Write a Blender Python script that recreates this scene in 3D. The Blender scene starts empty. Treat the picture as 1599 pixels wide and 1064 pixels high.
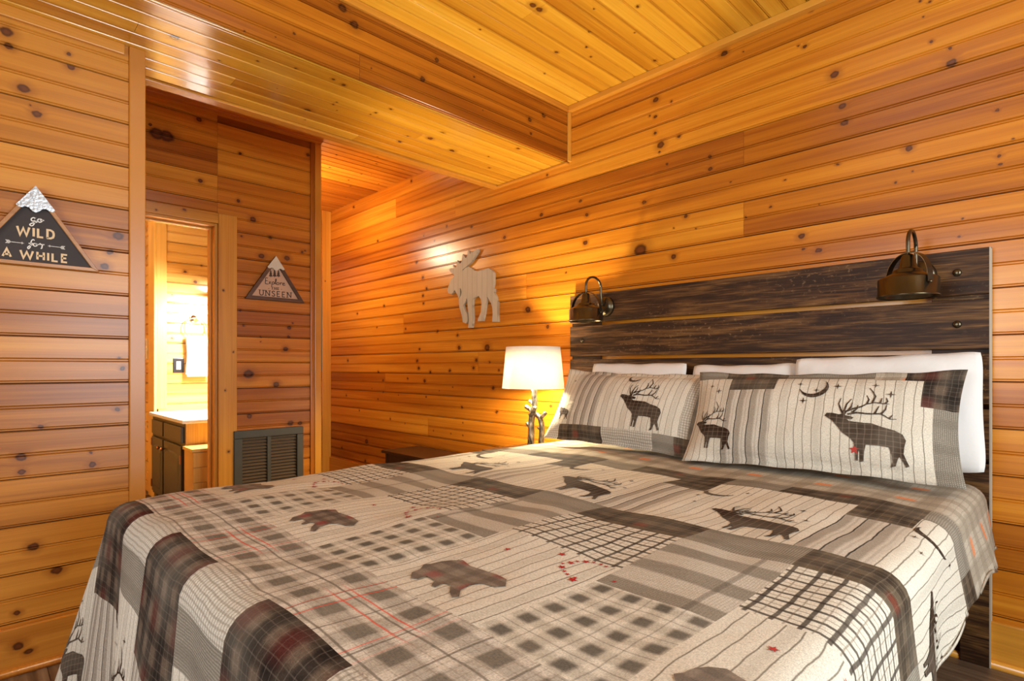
import bpy, bmesh, math, random
from mathutils import Vector, Matrix, noise
random.seed(7)
S = bpy.context.scene
COL = S.collection
R = math.radians

# ------------------------------------------------------------------ camera
TH = math.atan(895.5/869.6)          # room axis +Y lies this far right of the view axis
CZ = 1.10
cam = bpy.data.cameras.new('camera'); camo = bpy.data.objects.new('camera', cam); COL.objects.link(camo)
camo.location = (0, 0, CZ); camo.rotation_euler = (R(90), 0, TH)
cam.sensor_width = 36; cam.lens = 869.6/1599*36; cam.shift_y = 42/1599; cam.clip_start = .02
S.camera = camo

# ------------------------------------------------------------------ world, light, exposure
w = bpy.data.worlds.new('world'); S.world = w; w.use_nodes = True
bg = w.node_tree.nodes['Background']; bg.inputs[0].default_value = (.75, .87, 1, 1); bg.inputs[1].default_value = .6
vs = S.view_settings
vs.view_transform = 'Standard'; vs.look = 'None'; vs.gamma = 1; vs.use_curve_mapping = False; vs.exposure = 0.16

def area(name, loc, target, sx, sy, power, col):
    l = bpy.data.lights.new(name, 'AREA'); l.shape = 'RECTANGLE'; l.size = sx; l.size_y = sy
    l.energy = power; l.color = col
    o = bpy.data.objects.new(name, l); COL.objects.link(o); o.location = loc
    o.rotation_euler = (Vector(target)-Vector(loc)).to_track_quat('-Z', 'Z').to_euler()
    return o
XR, YF = 1.45, -1.75                  # right wall, front wall (behind the camera)
# daylight entering through the two windows the camera does not see
area('daylight_right_window', (XR-.03, 1.15, 1.45), (-2, 1.15, 1.35), 1.5, 1.25, 76, (.80, .92, 1))
area('daylight_front_window', (-1.0, YF+.03, 1.5), (-1.0, 2, 1.5), 1.7, 1.25, 54, (.82, .92, 1))

# ------------------------------------------------------------------ measuring helpers (photo measurement -> metres on a known plane)
FW = (-math.sin(TH), math.cos(TH)); RT = (math.cos(TH), math.sin(TH))
def ray(u, v):
    t = (u-799.5)/869.6
    return (FW[0]+t*RT[0], FW[1]+t*RT[1], -(v-574)/869.6)
def onX(u, v, X):
    d = ray(u, v); k = X/d[0]; return Vector((X, d[1]*k, CZ+d[2]*k))
def onY(u, v, Y):
    d = ray(u, v); k = Y/d[1]; return Vector((d[0]*k, Y, CZ+d[2]*k))
def onZ(u, v, Z):
    d = ray(u, v); k = (Z-CZ)/d[2]; return Vector((d[0]*k, d[1]*k, Z))

# ------------------------------------------------------------------ object helpers
def link(name, me, mats=None, parent=None, smooth=False):
    o = bpy.data.objects.new(name, me); COL.objects.link(o)
    if mats is not None:
        for m in (mats if isinstance(mats, (list, tuple)) else [mats]): me.materials.append(m)
    if parent: o.parent = parent
    if smooth:
        for p in me.polygons: p.use_smooth = True
    return o
def tag(o, label=None, cat=None, group=None, kind=None):
    if label: o['label'] = label
    if cat: o['category'] = cat
    if group: o['group'] = group
    if kind: o['kind'] = kind
    return o
def empty(name, loc=(0, 0, 0)):
    o = bpy.data.objects.new(name, None); COL.objects.link(o); o.location = loc; o.empty_display_size = .05
    return o
def tomesh(bm, name='m'):
    bmesh.ops.recalc_face_normals(bm, faces=bm.faces)
    me = bpy.data.meshes.new(name); bm.to_mesh(me); bm.free(); return me
def wparent(o, p):                     # parent while keeping world coordinates (parents are never rotated)
    o.parent = p; o.location = Vector(o.location)-Vector(p.location); return o
def addbox(bm, a, b, bevel=0):
    c = [(a[i]+b[i])/2 for i in range(3)]; s = [abs(b[i]-a[i]) for i in range(3)]
    g = bmesh.ops.create_cube(bm, size=1, matrix=Matrix.Translation(c) @ Matrix.Diagonal((*s, 1)))
    if bevel:
        es = list({e for v in g['verts'] for e in v.link_edges})
        bmesh.ops.bevel(bm, geom=es, offset=bevel, segments=2, profile=.6, affect='EDGES')
def box(name, a, b, mat, parent=None, bevel=0):
    bm = bmesh.new(); addbox(bm, a, b, bevel)
    o = link(name, tomesh(bm), mat)
    return wparent(o, parent) if parent else o
def tube_bm(bm, pts, radii, seg=10, cap=True):
    pts = [Vector(p) for p in pts]; rings = []
    if not isinstance(radii, (list, tuple)): radii = [radii]*len(pts)
    up = None
    for i, p in enumerate(pts):
        t = (pts[min(i+1, len(pts)-1)]-pts[max(i-1, 0)]).normalized()
        if up is None: up = t.orthogonal().normalized()
        up = (up-t*up.dot(t)).normalized(); sd = t.cross(up)
        rings.append([bm.verts.new(p+radii[i]*(math.cos(a)*up+math.sin(a)*sd)) for a in [2*math.pi*k/seg for k in range(seg)]])
    for a, b in zip(rings, rings[1:]):
        for k in range(seg): bm.faces.new((a[k], a[(k+1) % seg], b[(k+1) % seg], b[k]))
    if cap: bm.faces.new(rings[0]); bm.faces.new(rings[-1])
def tube(name, pts, radii, mat, parent=None, seg=10):
    bm = bmesh.new(); tube_bm(bm, pts, radii, seg)
    o = link(name, tomesh(bm), mat, smooth=True)
    return wparent(o, parent) if parent else o
def lathe_bm(bm, prof, center, axis='Z', seg=32, closed=False):
    c = Vector(center); rings = []
    for r, z in prof:
        ring = []
        for k in range(seg):
            a = 2*math.pi*k/seg
            q = (r*math.cos(a), r*math.sin(a), z) if axis == 'Z' else (r*math.cos(a), z, r*math.sin(a))
            ring.append(bm.verts.new(c+Vector(q)))
        rings.append(ring)
    prs = list(zip(rings, rings[1:]))+([(rings[-1], rings[0])] if closed else [])
    for a, b in prs:
        for k in range(seg): bm.faces.new((a[k], a[(k+1) % seg], b[(k+1) % seg], b[k]))
    if not closed:
        bm.faces.new(rings[0]); bm.faces.new(rings[-1])
def lathe(name, prof, center, mat, parent=None, axis='Z', seg=32, closed=False):
    bm = bmesh.new(); lathe_bm(bm, prof, center, axis, seg, closed)
    o = link(name, tomesh(bm), mat, smooth=True)
    return wparent(o, parent) if parent else o
def spline(pts, n=6, close=False):
    P = [Vector(p) for p in pts]; out = []; m = len(P)
    rng = range(m if close else m-1)
    for i in rng:
        g = (lambda j: P[j % m]) if close else (lambda j: P[max(0, min(m-1, j))])
        a, b, c, d = g(i-1), g(i), g(i+1), g(i+2)
        for k in range(n):
            t = k/n
            out.append(.5*((2*b)+(c-a)*t+(2*a-5*b+4*c-d)*t*t+(3*b-a-3*c+d)*t**3))
    if not close: out.append(P[-1])
    return out

# ------------------------------------------------------------------ material helpers
class NT:
    def __init__(s, name):
        s.m = bpy.data.materials.new(name); s.m.use_nodes = True; s.t = s.m.node_tree
        s.b = s.t.nodes['Principled BSDF']
    def node(s, ty, **kw):
        n = s.t.nodes.new(ty)
        for k, v in kw.items(): setattr(n, k, v)
        return n
    def put(s, sock, v):
        if hasattr(v, 'is_linked'): s.t.links.new(v, sock)
        elif isinstance(v, (tuple, list)):
            d = sock.default_value
            sock.default_value = (*v, 1) if len(d) == 4 and len(v) == 3 else v
        else: sock.default_value = v
    def math(s, op, a, b=None, c=None, clamp=False):
        n = s.node('ShaderNodeMath', operation=op, use_clamp=clamp)
        for i, v in enumerate((a, b, c)):
            if v is not None: s.put(n.inputs[i], v)
        return n.outputs[0]
    def vec(s, op, a, b=None):
        n = s.node('ShaderNodeVectorMath', operation=op)
        s.put(n.inputs[0], a)
        if b is not None: s.put(n.inputs[1], b)
        return n.outputs['Value'] if op in ('LENGTH', 'DOT_PRODUCT') else n.outputs[0]
    def mix(s, f, a, b, mode='MIX'):
        n = s.node('ShaderNodeMix', data_type='RGBA', blend_type=mode); n.clamp_factor = True
        s.put(n.inputs[0], f); s.put(n.inputs[6], a); s.put(n.inputs[7], b); return n.outputs[2]
    def smooth(s, x, lo, hi, a=0., b=1.):
        n = s.node('ShaderNodeMapRange', interpolation_type='SMOOTHSTEP')
        s.put(n.inputs[0], x); n.inputs[1].default_value = lo; n.inputs[2].default_value = hi
        n.inputs[3].default_value = a; n.inputs[4].default_value = b; return n.outputs[0]
    def noise(s, v, scale, detail=3, rough=.5, dist=0., out=0):
        n = s.node('ShaderNodeTexNoise'); s.put(n.inputs['Vector'], v); n.inputs['Scale'].default_value = scale
        n.inputs['Detail'].default_value = detail; n.inputs['Roughness'].default_value = rough
        n.inputs['Distortion'].default_value = dist; return n.outputs[out]
    def ramp(s, f, stops):
        n = s.node('ShaderNodeValToRGB'); s.put(n.inputs[0], f); e = n.color_ramp.elements
        e[0].position, e[0].color = stops[0][0], (*stops[0][1], 1); e[1].position, e[1].color = stops[-1][0], (*stops[-1][1], 1)
        for p, c in stops[1:-1]: q = e.new(p); q.color = (*c, 1)
        return n.outputs[0]
    def obj(s): return s.node('ShaderNodeTexCoord').outputs['Object']
    def sep(s, v):
        n = s.node('ShaderNodeSeparateXYZ'); s.put(n.inputs[0], v); return n.outputs
    def comb(s, x, y, z=0.):
        n = s.node('ShaderNodeCombineXYZ')
        for i, v in enumerate((x, y, z)): s.put(n.inputs[i], v)
        return n.outputs[0]
    def bump(s, h, strength=.3, dist=.002):
        n = s.node('ShaderNodeBump'); n.inputs['Strength'].default_value = strength; n.inputs['Distance'].default_value = dist
        s.put(n.inputs['Height'], h); s.put(s.b.inputs['Normal'], n.outputs[0])
    def done(s, col=None, rough=.5, metal=0., spec=.5, coat=0.):
        if col is not None: s.put(s.b.inputs['Base Color'], col)
        s.put(s.b.inputs['Roughness'], rough); s.put(s.b.inputs['Metallic'], metal)
        s.put(s.b.inputs['Specular IOR Level'], spec); s.b.inputs['Coat Weight'].default_value = coat
        s.b.inputs['Coat Roughness'].default_value = .12
        return s.m

NK = 9
def pine(name, light, mid, dark, rough=.27, coat=.25, knots=True, var=.55):
    """varnished knotty pine; local x runs along the board, y across it; knots come from the board's own properties"""
    n = NT(name); tc = n.obj()
    rnd = n.node('ShaderNodeObjectInfo').outputs['Random']
    x, y, z = n.sep(tc)
    wob = n.noise(tc, 45, 2, .5, 0, 1)
    tcw = n.vec('ADD', tc, n.vec('MULTIPLY', n.vec('SUBTRACT', wob, (.5, .5, .5)), (.016, .010, 0)))
    dmin = None
    if knots:
        for i in range(NK):
            a = n.node('ShaderNodeAttribute', attribute_type='OBJECT', attribute_name='k%d' % i).outputs['Vector']
            ln = n.vec('LENGTH', n.vec('MULTIPLY', n.vec('SUBTRACT', tcw, a), (.85, 1.0, 0)))
            d = n.math('DIVIDE', ln, n.math('MAXIMUM', n.sep(a)[2], 1e-5))
            dmin = d if dmin is None else n.math('MINIMUM', dmin, d)
        bend = n.math('MULTIPLY', n.smooth(dmin, .6, 3.2, 1., 0.), .010)
    else: bend = 0.
    ox = n.math('ADD', x, n.math('MULTIPLY', rnd, 61.)); oy = n.math('ADD', n.math('ADD', y, bend), n.math('MULTIPLY', rnd, 17.))
    broad = n.noise(n.comb(n.math('MULTIPLY', ox, .55), n.math('MULTIPLY', oy, 9.), rnd), 1., 2, .5, .6)
    mid_ = n.noise(n.comb(n.math('MULTIPLY', ox, .8), n.math('MULTIPLY', oy, 55.), rnd), 1., 3, .6, 1.2)
    fine = n.noise(n.comb(n.math('MULTIPLY', ox, 4.), n.math('MULTIPLY', oy, 420.), rnd), 1., 2, .5)
    f = n.math('ADD', n.math('MULTIPLY', broad, .66), n.math('ADD', n.math('MULTIPLY', mid_, .40), n.math('MULTIPLY', fine, .14)))
    f = n.math('ADD', f, n.math('MULTIPLY', n.math('SUBTRACT', rnd, .5), var*.5))
    col = n.ramp(f, [(.30, light), (.54, mid), (.84, dark)])
    if knots:
        col = n.mix(n.smooth(dmin, .8, 2.6, .5, 0.), col, (.26, .07, .006))
        col = n.mix(n.smooth(dmin, .62, 1.1, .92, 0.), col, (.05, .010, .002))
        col = n.mix(n.smooth(dmin, .2, .75, .75, 0.), col, (.17, .045, .010))
    n.bump(n.math('ADD', n.math('MULTIPLY', mid_, .5), n.noise(n.comb(n.math('MULTIPLY', x, 3.), n.math('MULTIPLY', y, 22.), rnd), 1., 1)), .12, .0015)
    return n.done(col, rough, 0, .5, coat)
PINE = pine('varnished_pine', (.76, .315, .024), (.565, .182, .010), (.29, .070, .004), coat=0., var=.7)
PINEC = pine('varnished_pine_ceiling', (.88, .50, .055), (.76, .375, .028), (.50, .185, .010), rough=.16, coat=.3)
PINEB = pine('varnished_pine_bathroom_lit', (.88, .58, .17), (.78, .45, .10), (.52, .23, .035), rough=.3, coat=0.)  # same wood as the other walls, paled so strong bathroom light sits in the colour
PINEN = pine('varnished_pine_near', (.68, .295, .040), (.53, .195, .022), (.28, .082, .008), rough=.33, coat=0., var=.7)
PINET = pine('pine_trim', (.80, .40, .055), (.68, .29, .030), (.42, .14, .012), knots=True, var=.25, coat=0.)
def simple(name, col, rough=.5, metal=0., spec=.5, bumpy=0., bscale=80, var=0.):
    n = NT(name); c = col
    tc = n.obj()
    if var: c = n.mix(n.noise(tc, 14, 3), tuple(q*(1-var) for q in col), tuple(min(1, q*(1+var)) for q in col))
    if bumpy: n.bump(n.noise(tc, bscale, 2), bumpy, .002)
    return n.done(c, rough, metal, spec)
GROOVE = simple('groove_shadow_backing', (.10, .035, .008), .8)
DARKFRAME = simple('dark_olive_metal', (.05, .046, .027), .5, .0, .5, var=.2)
BRONZE = simple('oiled_bronze', (.10, .078, .045), .27, .9, .5, var=.35)
BLACK = simple('black_plastic', (.012, .012, .012), .3)
WHITE = simple('white_cotton', (.74, .71, .655), .85, 0, .15, .5, 60)
TOWEL = simple('white_terry', (.85, .84, .82), .95, 0, .1, .9, 320)
COUNTER = simple('white_countertop', (.80, .79, .76), .2)
CHROME = simple('chrome', (.75, .75, .76), .12, 1.)
COPPER = simple('copper', (.55, .22, .09), .3, .9)
CREAM = simple('cream_plastic', (.75, .68, .52), .35)
OLIVE = simple('olive_cabinet_paint', (.075, .062, .036), .35, var=.15)
DWOOD = simple('dark_stained_wood', (.035, .014, .006), .3, var=.4)
SNOW1 = simple('galvanised_snowcap', (.52, .55, .56), .3, .75, .5, .6, 90, .25)
SNOW2 = simple('white_snowcap', (.72, .66, .5), .6, 0, .5, .8, 120, .15)
SIGNBLACK = simple('sign_black_board', (.028, .016, .011), .6, var=.3)
SIGNPALE = simple('sign_pale_board', (.62, .40, .25), .6, var=.08)
SIGNINK = simple('sign_cream_print', (.72, .50, .27), .6)
SIGNINKW = simple('sign_white_print', (.80, .74, .64), .6)
SIGNDARK = simple('sign_brown_print', (.05, .022, .01), .6)
FRAMEDK = pine('walnut_frame', (.16, .07, .02), (.10, .04, .012), (.05, .02, .006), .4, 0, False)
FRAMEOAK = pine('oak_frame', (.62, .32, .12), (.5, .23, .075), (.3, .12, .03), .4, .1, False)
SLAT = simple('brown_grille_slat', (.17, .115, .06), .45, .1)
PANELGREY = simple('grey_panel_enamel', (.16, .16, .085), .4)
MATTRESS = simple('mattress_ticking', (.6, .56, .48), .9)
RAIL = simple('bed_rail_brown', (.06, .042, .022), .45, var=.3)

# weathered headboard wood
def weathered():
    n = NT('weathered_dark_plank'); tc = n.obj(); x, y, z = n.sep(tc)
    rnd = n.node('ShaderNodeObjectInfo').outputs['Random']
    ox = n.math('ADD', x, n.math('MULTIPLY', rnd, 31.)); oz = n.math('ADD', z, n.math('MULTIPLY', rnd, 9.))
    a = n.noise(n.comb(n.math('MULTIPLY', ox, 2.2), n.math('MULTIPLY', oz, 26.), 0.), 1., 4, .6, .8)
    b = n.noise(n.comb(n.math('MULTIPLY', ox, 6.), n.math('MULTIPLY', oz, 130.), 3.), 1., 3, .6)
    c = n.noise(n.comb(n.math('MULTIPLY', ox, 45.), n.math('MULTIPLY', oz, 60.), 5.), 1., 3, .7)
    d = n.noise(n.comb(n.math('MULTIPLY', ox, 1.3), n.math('MULTIPLY', oz, 4.), 9.), 1., 2)
    f = n.math('ADD', n.math('MULTIPLY', a, .6), n.math('MULTIPLY', b, .4))
    col = n.ramp(f, [(.3, (.010, .005, .0025)), (.48, (.042, .017, .006)), (.60, (.15, .068, .019)), (.76, (.37, .19, .055))])
    wear = n.math('MULTIPLY', n.smooth(c, .55, .8), n.smooth(d, .42, .66))
    col = n.mix(n.math('MULTIPLY', wear, .75), col, (.40, .25, .11))
    n.bump(f, .25, .002)
    return n.done(col, .5, 0, .22)
WEATHER = weathered()
def floor_mat():
    n = NT('floor_vinyl_plank'); tc = n.obj(); x, y, z = n.sep(tc)
    rnd = n.node('ShaderNodeObjectInfo').outputs['Random']
    a = n.noise(n.comb(n.math('MULTIPLY', x, 2.), n.math('MULTIPLY', y, 40.), n.math('MULTIPLY', rnd, 40.)), 1., 4, .6)
    f = n.math('ADD', a, n.math('MULTIPLY', n.math('SUBTRACT', rnd, .5), .25))
    return n.done(n.ramp(f, [(.3, (.06, .032, .018)), (.55, (.15, .09, .05)), (.8, (.26, .17, .10))]), .4)
FLOORM = floor_mat()

# ------------------------------------------------------------------ boards
def board(name, parent, org, along, across, L, W, mat=PINE, T=.013, bead=True, knots=(), rk=0):
    """one tongue-and-groove board: origin at its lower corner on the wall plane, face pointing along x across"""
    A = Vector(along).normalized(); B = Vector(across).normalized(); N = A.cross(B)
    h = W/2
    pr = [(.0015, 0), (.0015, T-.0075), (.0035, T-.002), (.0065, T-.002), (.0085, T-.006), (.0115, T)]
    if bead: pr += [(h-.0075, T), (h-.0045, T-.006), (h-.002, T-.002), (h+.002, T-.002), (h+.0045, T-.006), (h+.0075, T)]
    pr += [(W-.004, T), (W-.0015, T-.0075), (W-.0015, 0)]
    g = .0006
    vs_ = [(xx, yy, zz) for xx in (g, L-g) for yy, zz in pr]; k = len(pr)
    fs = [(i, i+1, k+i+1, k+i) for i in range(k-1)]+[tuple(range(k))[::-1], tuple(range(k, 2*k))]
    me = bpy.data.meshes.new(name); me.from_pydata(vs_, [], fs)
    bm = bmesh.new(); bm.from_mesh(me); bmesh.ops.recalc_face_normals(bm, faces=bm.faces); bm.to_mesh(me); bm.free()
    o = link(name, me, mat)
    M = Matrix((( A.x, B.x, N.x, org[0]), (A.y, B.y, N.y, org[1]), (A.z, B.z, N.z, org[2]), (0, 0, 0, 1)))
    o.parent = parent; o.matrix_local = M
    ks = sorted(knots, key=lambda q: -q[2])[:NK]
    if rk:
        rr = random.Random(hash((round(org[0], 3), round(org[1], 3), round(org[2], 3))) & 0xffff)
        for _ in range(min(NK-len(ks), int(L*2.2)+1)):
            ks.append((rr.random()*L, rr.random()*W, rr.choice((.005, .006, .008, .011, .014))))
    for i, q in enumerate(ks): o['k%d' % i] = [float(q[0]), float(q[1]), float(q[2])]
    return o
def clad(parent, org, along, across, Ltot, Htot, W, phase=0., cuts=(), knots=(), mat=PINE, rk=0, name='plank'):
    """cover a rectangle with boards. cuts: (row z, x) butt joints; knots: (x, h, r) in the rectangle's own metres"""
    A = Vector(along).normalized(); B = Vector(across).normalized(); O = Vector(org)
    h = phase
    rows = []
    while h < Htot-1e-4:
        lo, hi = max(0, h), min(Htot, h+W)
        if hi-lo > .012: rows.append((lo, hi))
        h += W
    for lo, hi in rows:
        xs = [0]+sorted(c for (zc, c) in cuts if lo <= zc < hi and 0.02 < c < Ltot-.02)+[Ltot]
        for a, b in zip(xs, xs[1:]):
            kk = [(x-a, y-lo, r) for x, y, r in knots if a-r < x < b+r and lo-r*.5 < y < hi+r*.5]
            board(name, parent, O+A*a+B*lo, A, B, b-a, hi-lo, mat, bead=(hi-lo > .1), knots=kk, rk=rk if not kk else 0)
def trimstrip(name, a, b, kind='structure', mat=None, bevel=.003, rot=None):
    o = box(name, a, b, mat or PINET, bevel=bevel); o['kind'] = kind
    return o
def longtrim(name, a, b, mat=None, parent=None, bevel=.003, knots=()):
    """box trim whose local x runs along its longest side, so that the grain follows it"""
    mat = mat or PINET
    a = Vector(a); b = Vector(b); lo = Vector([min(a[i], b[i]) for i in range(3)]); s = Vector([abs(a[i]-b[i]) for i in range(3)])
    ax = max(range(3), key=lambda i: s[i])
    sec = max((i for i in range(3) if i != ax), key=lambda i: s[i]); th = 3-ax-sec
    bm = bmesh.new(); addbox(bm, (0, 0, 0), (s[ax], s[sec], s[th]), bevel)
    me = tomesh(bm); o = link(name, me, mat)
    e = [Vector((1, 0, 0)), Vector((0, 1, 0)), Vector((0, 0, 1))]
    A, B = e[ax], e[sec]; N = A.cross(B); org = lo.copy()
    if N[th] < 0: org = org+e[th]*s[th]
    M = Matrix(((A.x, B.x, N.x, org.x), (A.y, B.y, N.y, org.y), (A.z, B.z, N.z, org.z), (0, 0, 0, 1)))
    if parent: o.parent = parent; M = Matrix.Translation(-Vector(parent.location)) @ M
    else: o['kind'] = 'structure'
    o.matrix_local = M
    for i, q in enumerate(knots): o['k%d' % i] = [float(v) for v in q]
    return o

# ------------------------------------------------------------------ room dimensions
YW = 2.721; HC = 2.745; XN = -2.70; XD = -3.93; XF = -5.55; SZ = 2.405; SX0, SX1 = -2.965, -2.268
PW = .173
def scale_knots(lst, ox, oy, sc): return [(ox+a/sc, oy+b/sc, r/sc) for a, b, r in lst]

# knots read off the headboard wall (photo pixels), later in metres
KB = scale_knots([(710,43,9),(348,222,18),(427,215,5),(1163,5,7),(1202,8,7),(683,193,11),(655,190,5),(1175,70,5),(1210,172,9),(1288,200,10),(1292,262,24),(1218,233,6),(1184,293,7),(805,310,22),(780,353,6),(840,440,18),(848,510,20),(63,415,16),(128,422,7),(62,485,9),(38,482,6),(60,553,10),(140,520,5),(160,567,10),(85,602,22),(40,585,4),(78,632,7),(110,682,8),(68,720,5),(288,650,11),(290,702,13),(375,757,5),(600,748,6),(820,682,8),(1115,617,18),(1480,458,8),(1490,648,12),(1495,683,8),(1060,757,8),(1545,578,6),(16,840,12),(188,898,12),(230,950,4),(140,948,4),(540,860,7),(437,903,6),(740,850,4),(668,982,18),(678,1035,9),(740,1040,16),(1340,908,6),(1325,983,6)], 1000, 0, 2.66)
KB += scale_knots([(360,228,6),(160,318,6),(440,435,5),(243,435,6),(482,385,7),(568,387,7),(403,418,5),(810,345,10),(967,345,9),(682,423,9),(945,297,8),(962,442,12),(830,207,6),(833,243,4),(895,545,5),(378,510,8),(400,562,8),(412,600,7),(400,625,7),(402,652,6),(265,660,6),(173,687,5),(763,673,16),(520,762,7),(525,805,11),(388,810,6),(380,850,8),(385,876,8),(585,848,9),(575,875,8),(493,885,7),(622,805,18),(140,850,6),(245,890,6),(262,918,5),(347,912,5),(406,920,9),(643,945,9),(655,1028,8),(843,1007,8),(425,890,7),(240,735,4),(630,855,5),(663,883,5),(340,740,5),(450,748,6),(832,733,10)], 480, 180, 2.2167)
KB += scale_knots([(217,308,10),(480,337,9),(650,305,6),(880,320,10),(1176,405,14),(1100,238,8),(325,433,9),(582,503,11),(702,540,7),(180,742,14),(375,852,14),(385,690,30),(430,252,6),(522,280,8),(990,268,7),(940,600,9),(1085,625,9),(1185,640,10),(1185,535,8)], 500, 560, 5.32)
KB += [(1425, 388-120, 2), (1052, 401, 6), (1000, 391, 16)]
def kpx(lst, fn, ia, ib, oa, ob, sgn=1):
    out = []
    for u, v, r in lst:
        p = fn(u, v); q = fn(u+r, v+.001*r)
        rad = min(.055, max(.004, abs((fn(u, v+r)-fn(u, v))[2]) if ia != 2 and ib == 2 else (q-p).length*.6))
        out.append((sgn*(p[ia]-oa), p[ib]-ob, rad*.72))
    return out
XL = XF                                     # left end of the headboard wall
wb = box('wall_back', (XL-.1, YW+.001, -.02), (XR+.1, YW+.12, HC+.1), GROOVE); wb['kind'] = 'structure'
TK = .013
cutpx = [(1163, 231), (1163, 342), (713, 327), (670, 667), (620, 330), (700, 400)]
cuts = [(onY(u, v, YW)[2], onY(u, v, YW)[0]-XL) for u, v in cutpx]
cuts += [(.9, 1.1), (1.2, 2.4), (1.62, 2.9), (2.6, 3.1), (.4, 5.6), (2.0, 5.6), (1.45, 1.4)]
zph = 1.566-10*PW
clad(wb, (XL, YW, 0), (1, 0, 0), (0, 0, 1), XR-XL, HC, PW, zph, cuts, kpx(KB, lambda u, v: onY(u, v, YW-TK), 0, 2, XL, 0))

# near left wall (sign wall), planks face +X: along +Y, across +Z gives normal +X
KN = scale_knots([(45,220,50),(60,318,34),(475,372,18),(490,463,32),(165,612,44),(255,790,36),(210,730,10)], 0, 0, 4.433)
KN += scale_knots([(370,740,20),(330,835,16),(345,790,13)], 0, 0, 2.0075)
KN += scale_knots([(825,525,12),(850,602,22),(810,885,22),(278,1005,25)], 0, 440, 4.433)
KN += scale_knots([(145,330,42),(150,432,26),(630,298,14),(640,382,30),(230,950,42)], 0, 640, 4.433)
KN += scale_knots([(385,310,40),(118,600,24),(118,837,26),(150,920,26)], 0, 820, 4.36)
wl = box('wall_left', (XN-.10, YF, 0), (XN-.001, .455, SZ), GROOVE); wl['kind'] = 'structure'
clad(wl, (XN, YF, 0), (0, 1, 0), (0, 0, 1), .456-YF, SZ, PW, .436-3*PW+.0865*1, (), kpx(KN, lambda u, v: onX(u, v, XN+TK), 1, 2, YF, 0), PINEN)
# door wall
KD = scale_knots([(603,747,20),(300,780,14),(400,850,60),(340,835,60),(860,958,12),(1283,968,16)], 160, 0, 4)
KD += scale_knots([(628,567,9),(747,630,8),(793,688,12),(847,745,7),(820,803,12),(900,810,12)], 0, 0, 2.0075)
KD += scale_knots([(365,140,14),(165,128,10),(303,267,20),(485,285,18),(585,238,12),(605,230,8),(155,643,12),(520,730,8),(495,762,18),(490,825,15),(470,910,22),(298,828,6),(298,860,6),(178,748,12)], 340, 340, 4.433)
KD += scale_knots([(400,605,22),(492,640,14),(403,745,12),(540,768,14),(572,768,10)], 200, 300, 2.127)
DY0, DY1, DZ = .55, 1.145, 2.03            # bathroom doorway
wd = empty('wall_hall'); wd['kind'] = 'structure'
kd = kpx(KD, lambda u, v: onX(u, v, XD+TK), 1, 2, 0, 0)
box('backing', (XD-.10, 0, 0), (XD-.001, DY0, HC), GROOVE, wd)
box('backing', (XD-.10, DY1, 0), (XD-.001, 1.79, HC), GROOVE, wd)
box('backing', (XD-.10, DY0, DZ), (XD-.001, DY1, HC), GROOVE, wd)
ph = .0955-PW
clad(wd, (XD, DY1, 0), (0, 1, 0), (0, 0, 1), 1.79-DY1, HC, PW, ph, (), [(y-DY1, z, r) for y, z, r in kd])
clad(wd, (XD, .0, 0), (0, 1, 0), (0, 0, 1), DY0, HC, PW, ph, (), ())
nrow = math.ceil((DZ-ph)/PW)
clad(wd, (XD, DY0, DZ), (0, 1, 0), (0, 0, 1), DY1-DY0, HC-DZ, PW, ph+nrow*PW-PW-DZ, (), [(y-DY0, z-DZ, r) for y, z, r in kd])
# far hall wall
wf = box('wall_far', (XF-.1, 1.6, 0), (XF-.001, YW, HC), GROOVE); wf['kind'] = 'structure'
clad(wf, (XF, 1.6, 0), (0, 1, 0), (0, 0, 1), YW-1.6, HC, PW, ph, (), (), PINE, rk=1)
# walls behind the camera, with window openings
def wall_with_window(name, axis, pos, thick, a0, a1, w0, w1, z0, z1):
    bm = bmesh.new()
    def bb(p0, p1, q0, q1):
        if axis == 'x': addbox(bm, (pos, p0, q0), (pos+thick, p1, q1))
        else: addbox(bm, (p0, pos, q0), (p1, pos+thick, q1))
    bb(a0, w0, 0, HC); bb(w1, a1, 0, HC); bb(w0, w1, 0, z0); bb(w0, w1, z1, HC)
    o = link(name, tomesh(bm), PINE); o['kind'] = 'structure'; return o
wall_with_window('wall_right', 'x', XR, .1, YF-.1, YW+.1, .4, 1.9, .82, 2.08)
wall_with_window('wall_front', 'y', YF-.1, .1, XN-.1, XR+.1, -1.85, -.15, .87, 2.13)
def window(name, axis, pos, w0, w1, z0, z1):
    e = empty(name); e['kind'] = 'structure'
    def bb(nm, p0, p1, q0, q1, t0, t1, m):
        if axis == 'x': return box(nm, (pos+t0, p0, q0), (pos+t1, p1, q1), m, e)
        return box(nm, (p0, pos+t0, q0), (p1, pos+t1, q1), m, e)
    for p0, p1, q0, q1 in ((w0, w1, z0, z0+.05), (w0, w1, z1-.05, z1), (w0, w0+.05, z0+.05, z1-.05), (w1-.05, w1, z0+.05, z1-.05)): bb('window_frame', p0, p1, q0, q1, .02, .08, PINET)
    gm = NT('window_glass'); gm.b.inputs['Transmission Weight'].default_value = 1
    bb('pane', w0+.05, w1-.05, z0+.05, z1-.05, .048, .052, gm.done((1, 1, 1), 0.))
window('window_1', 'x', XR, .4, 1.9, .82, 2.08)
window('window_2', 'y', YF-.1, -1.85, -.15, .87, 2.13)

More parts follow.
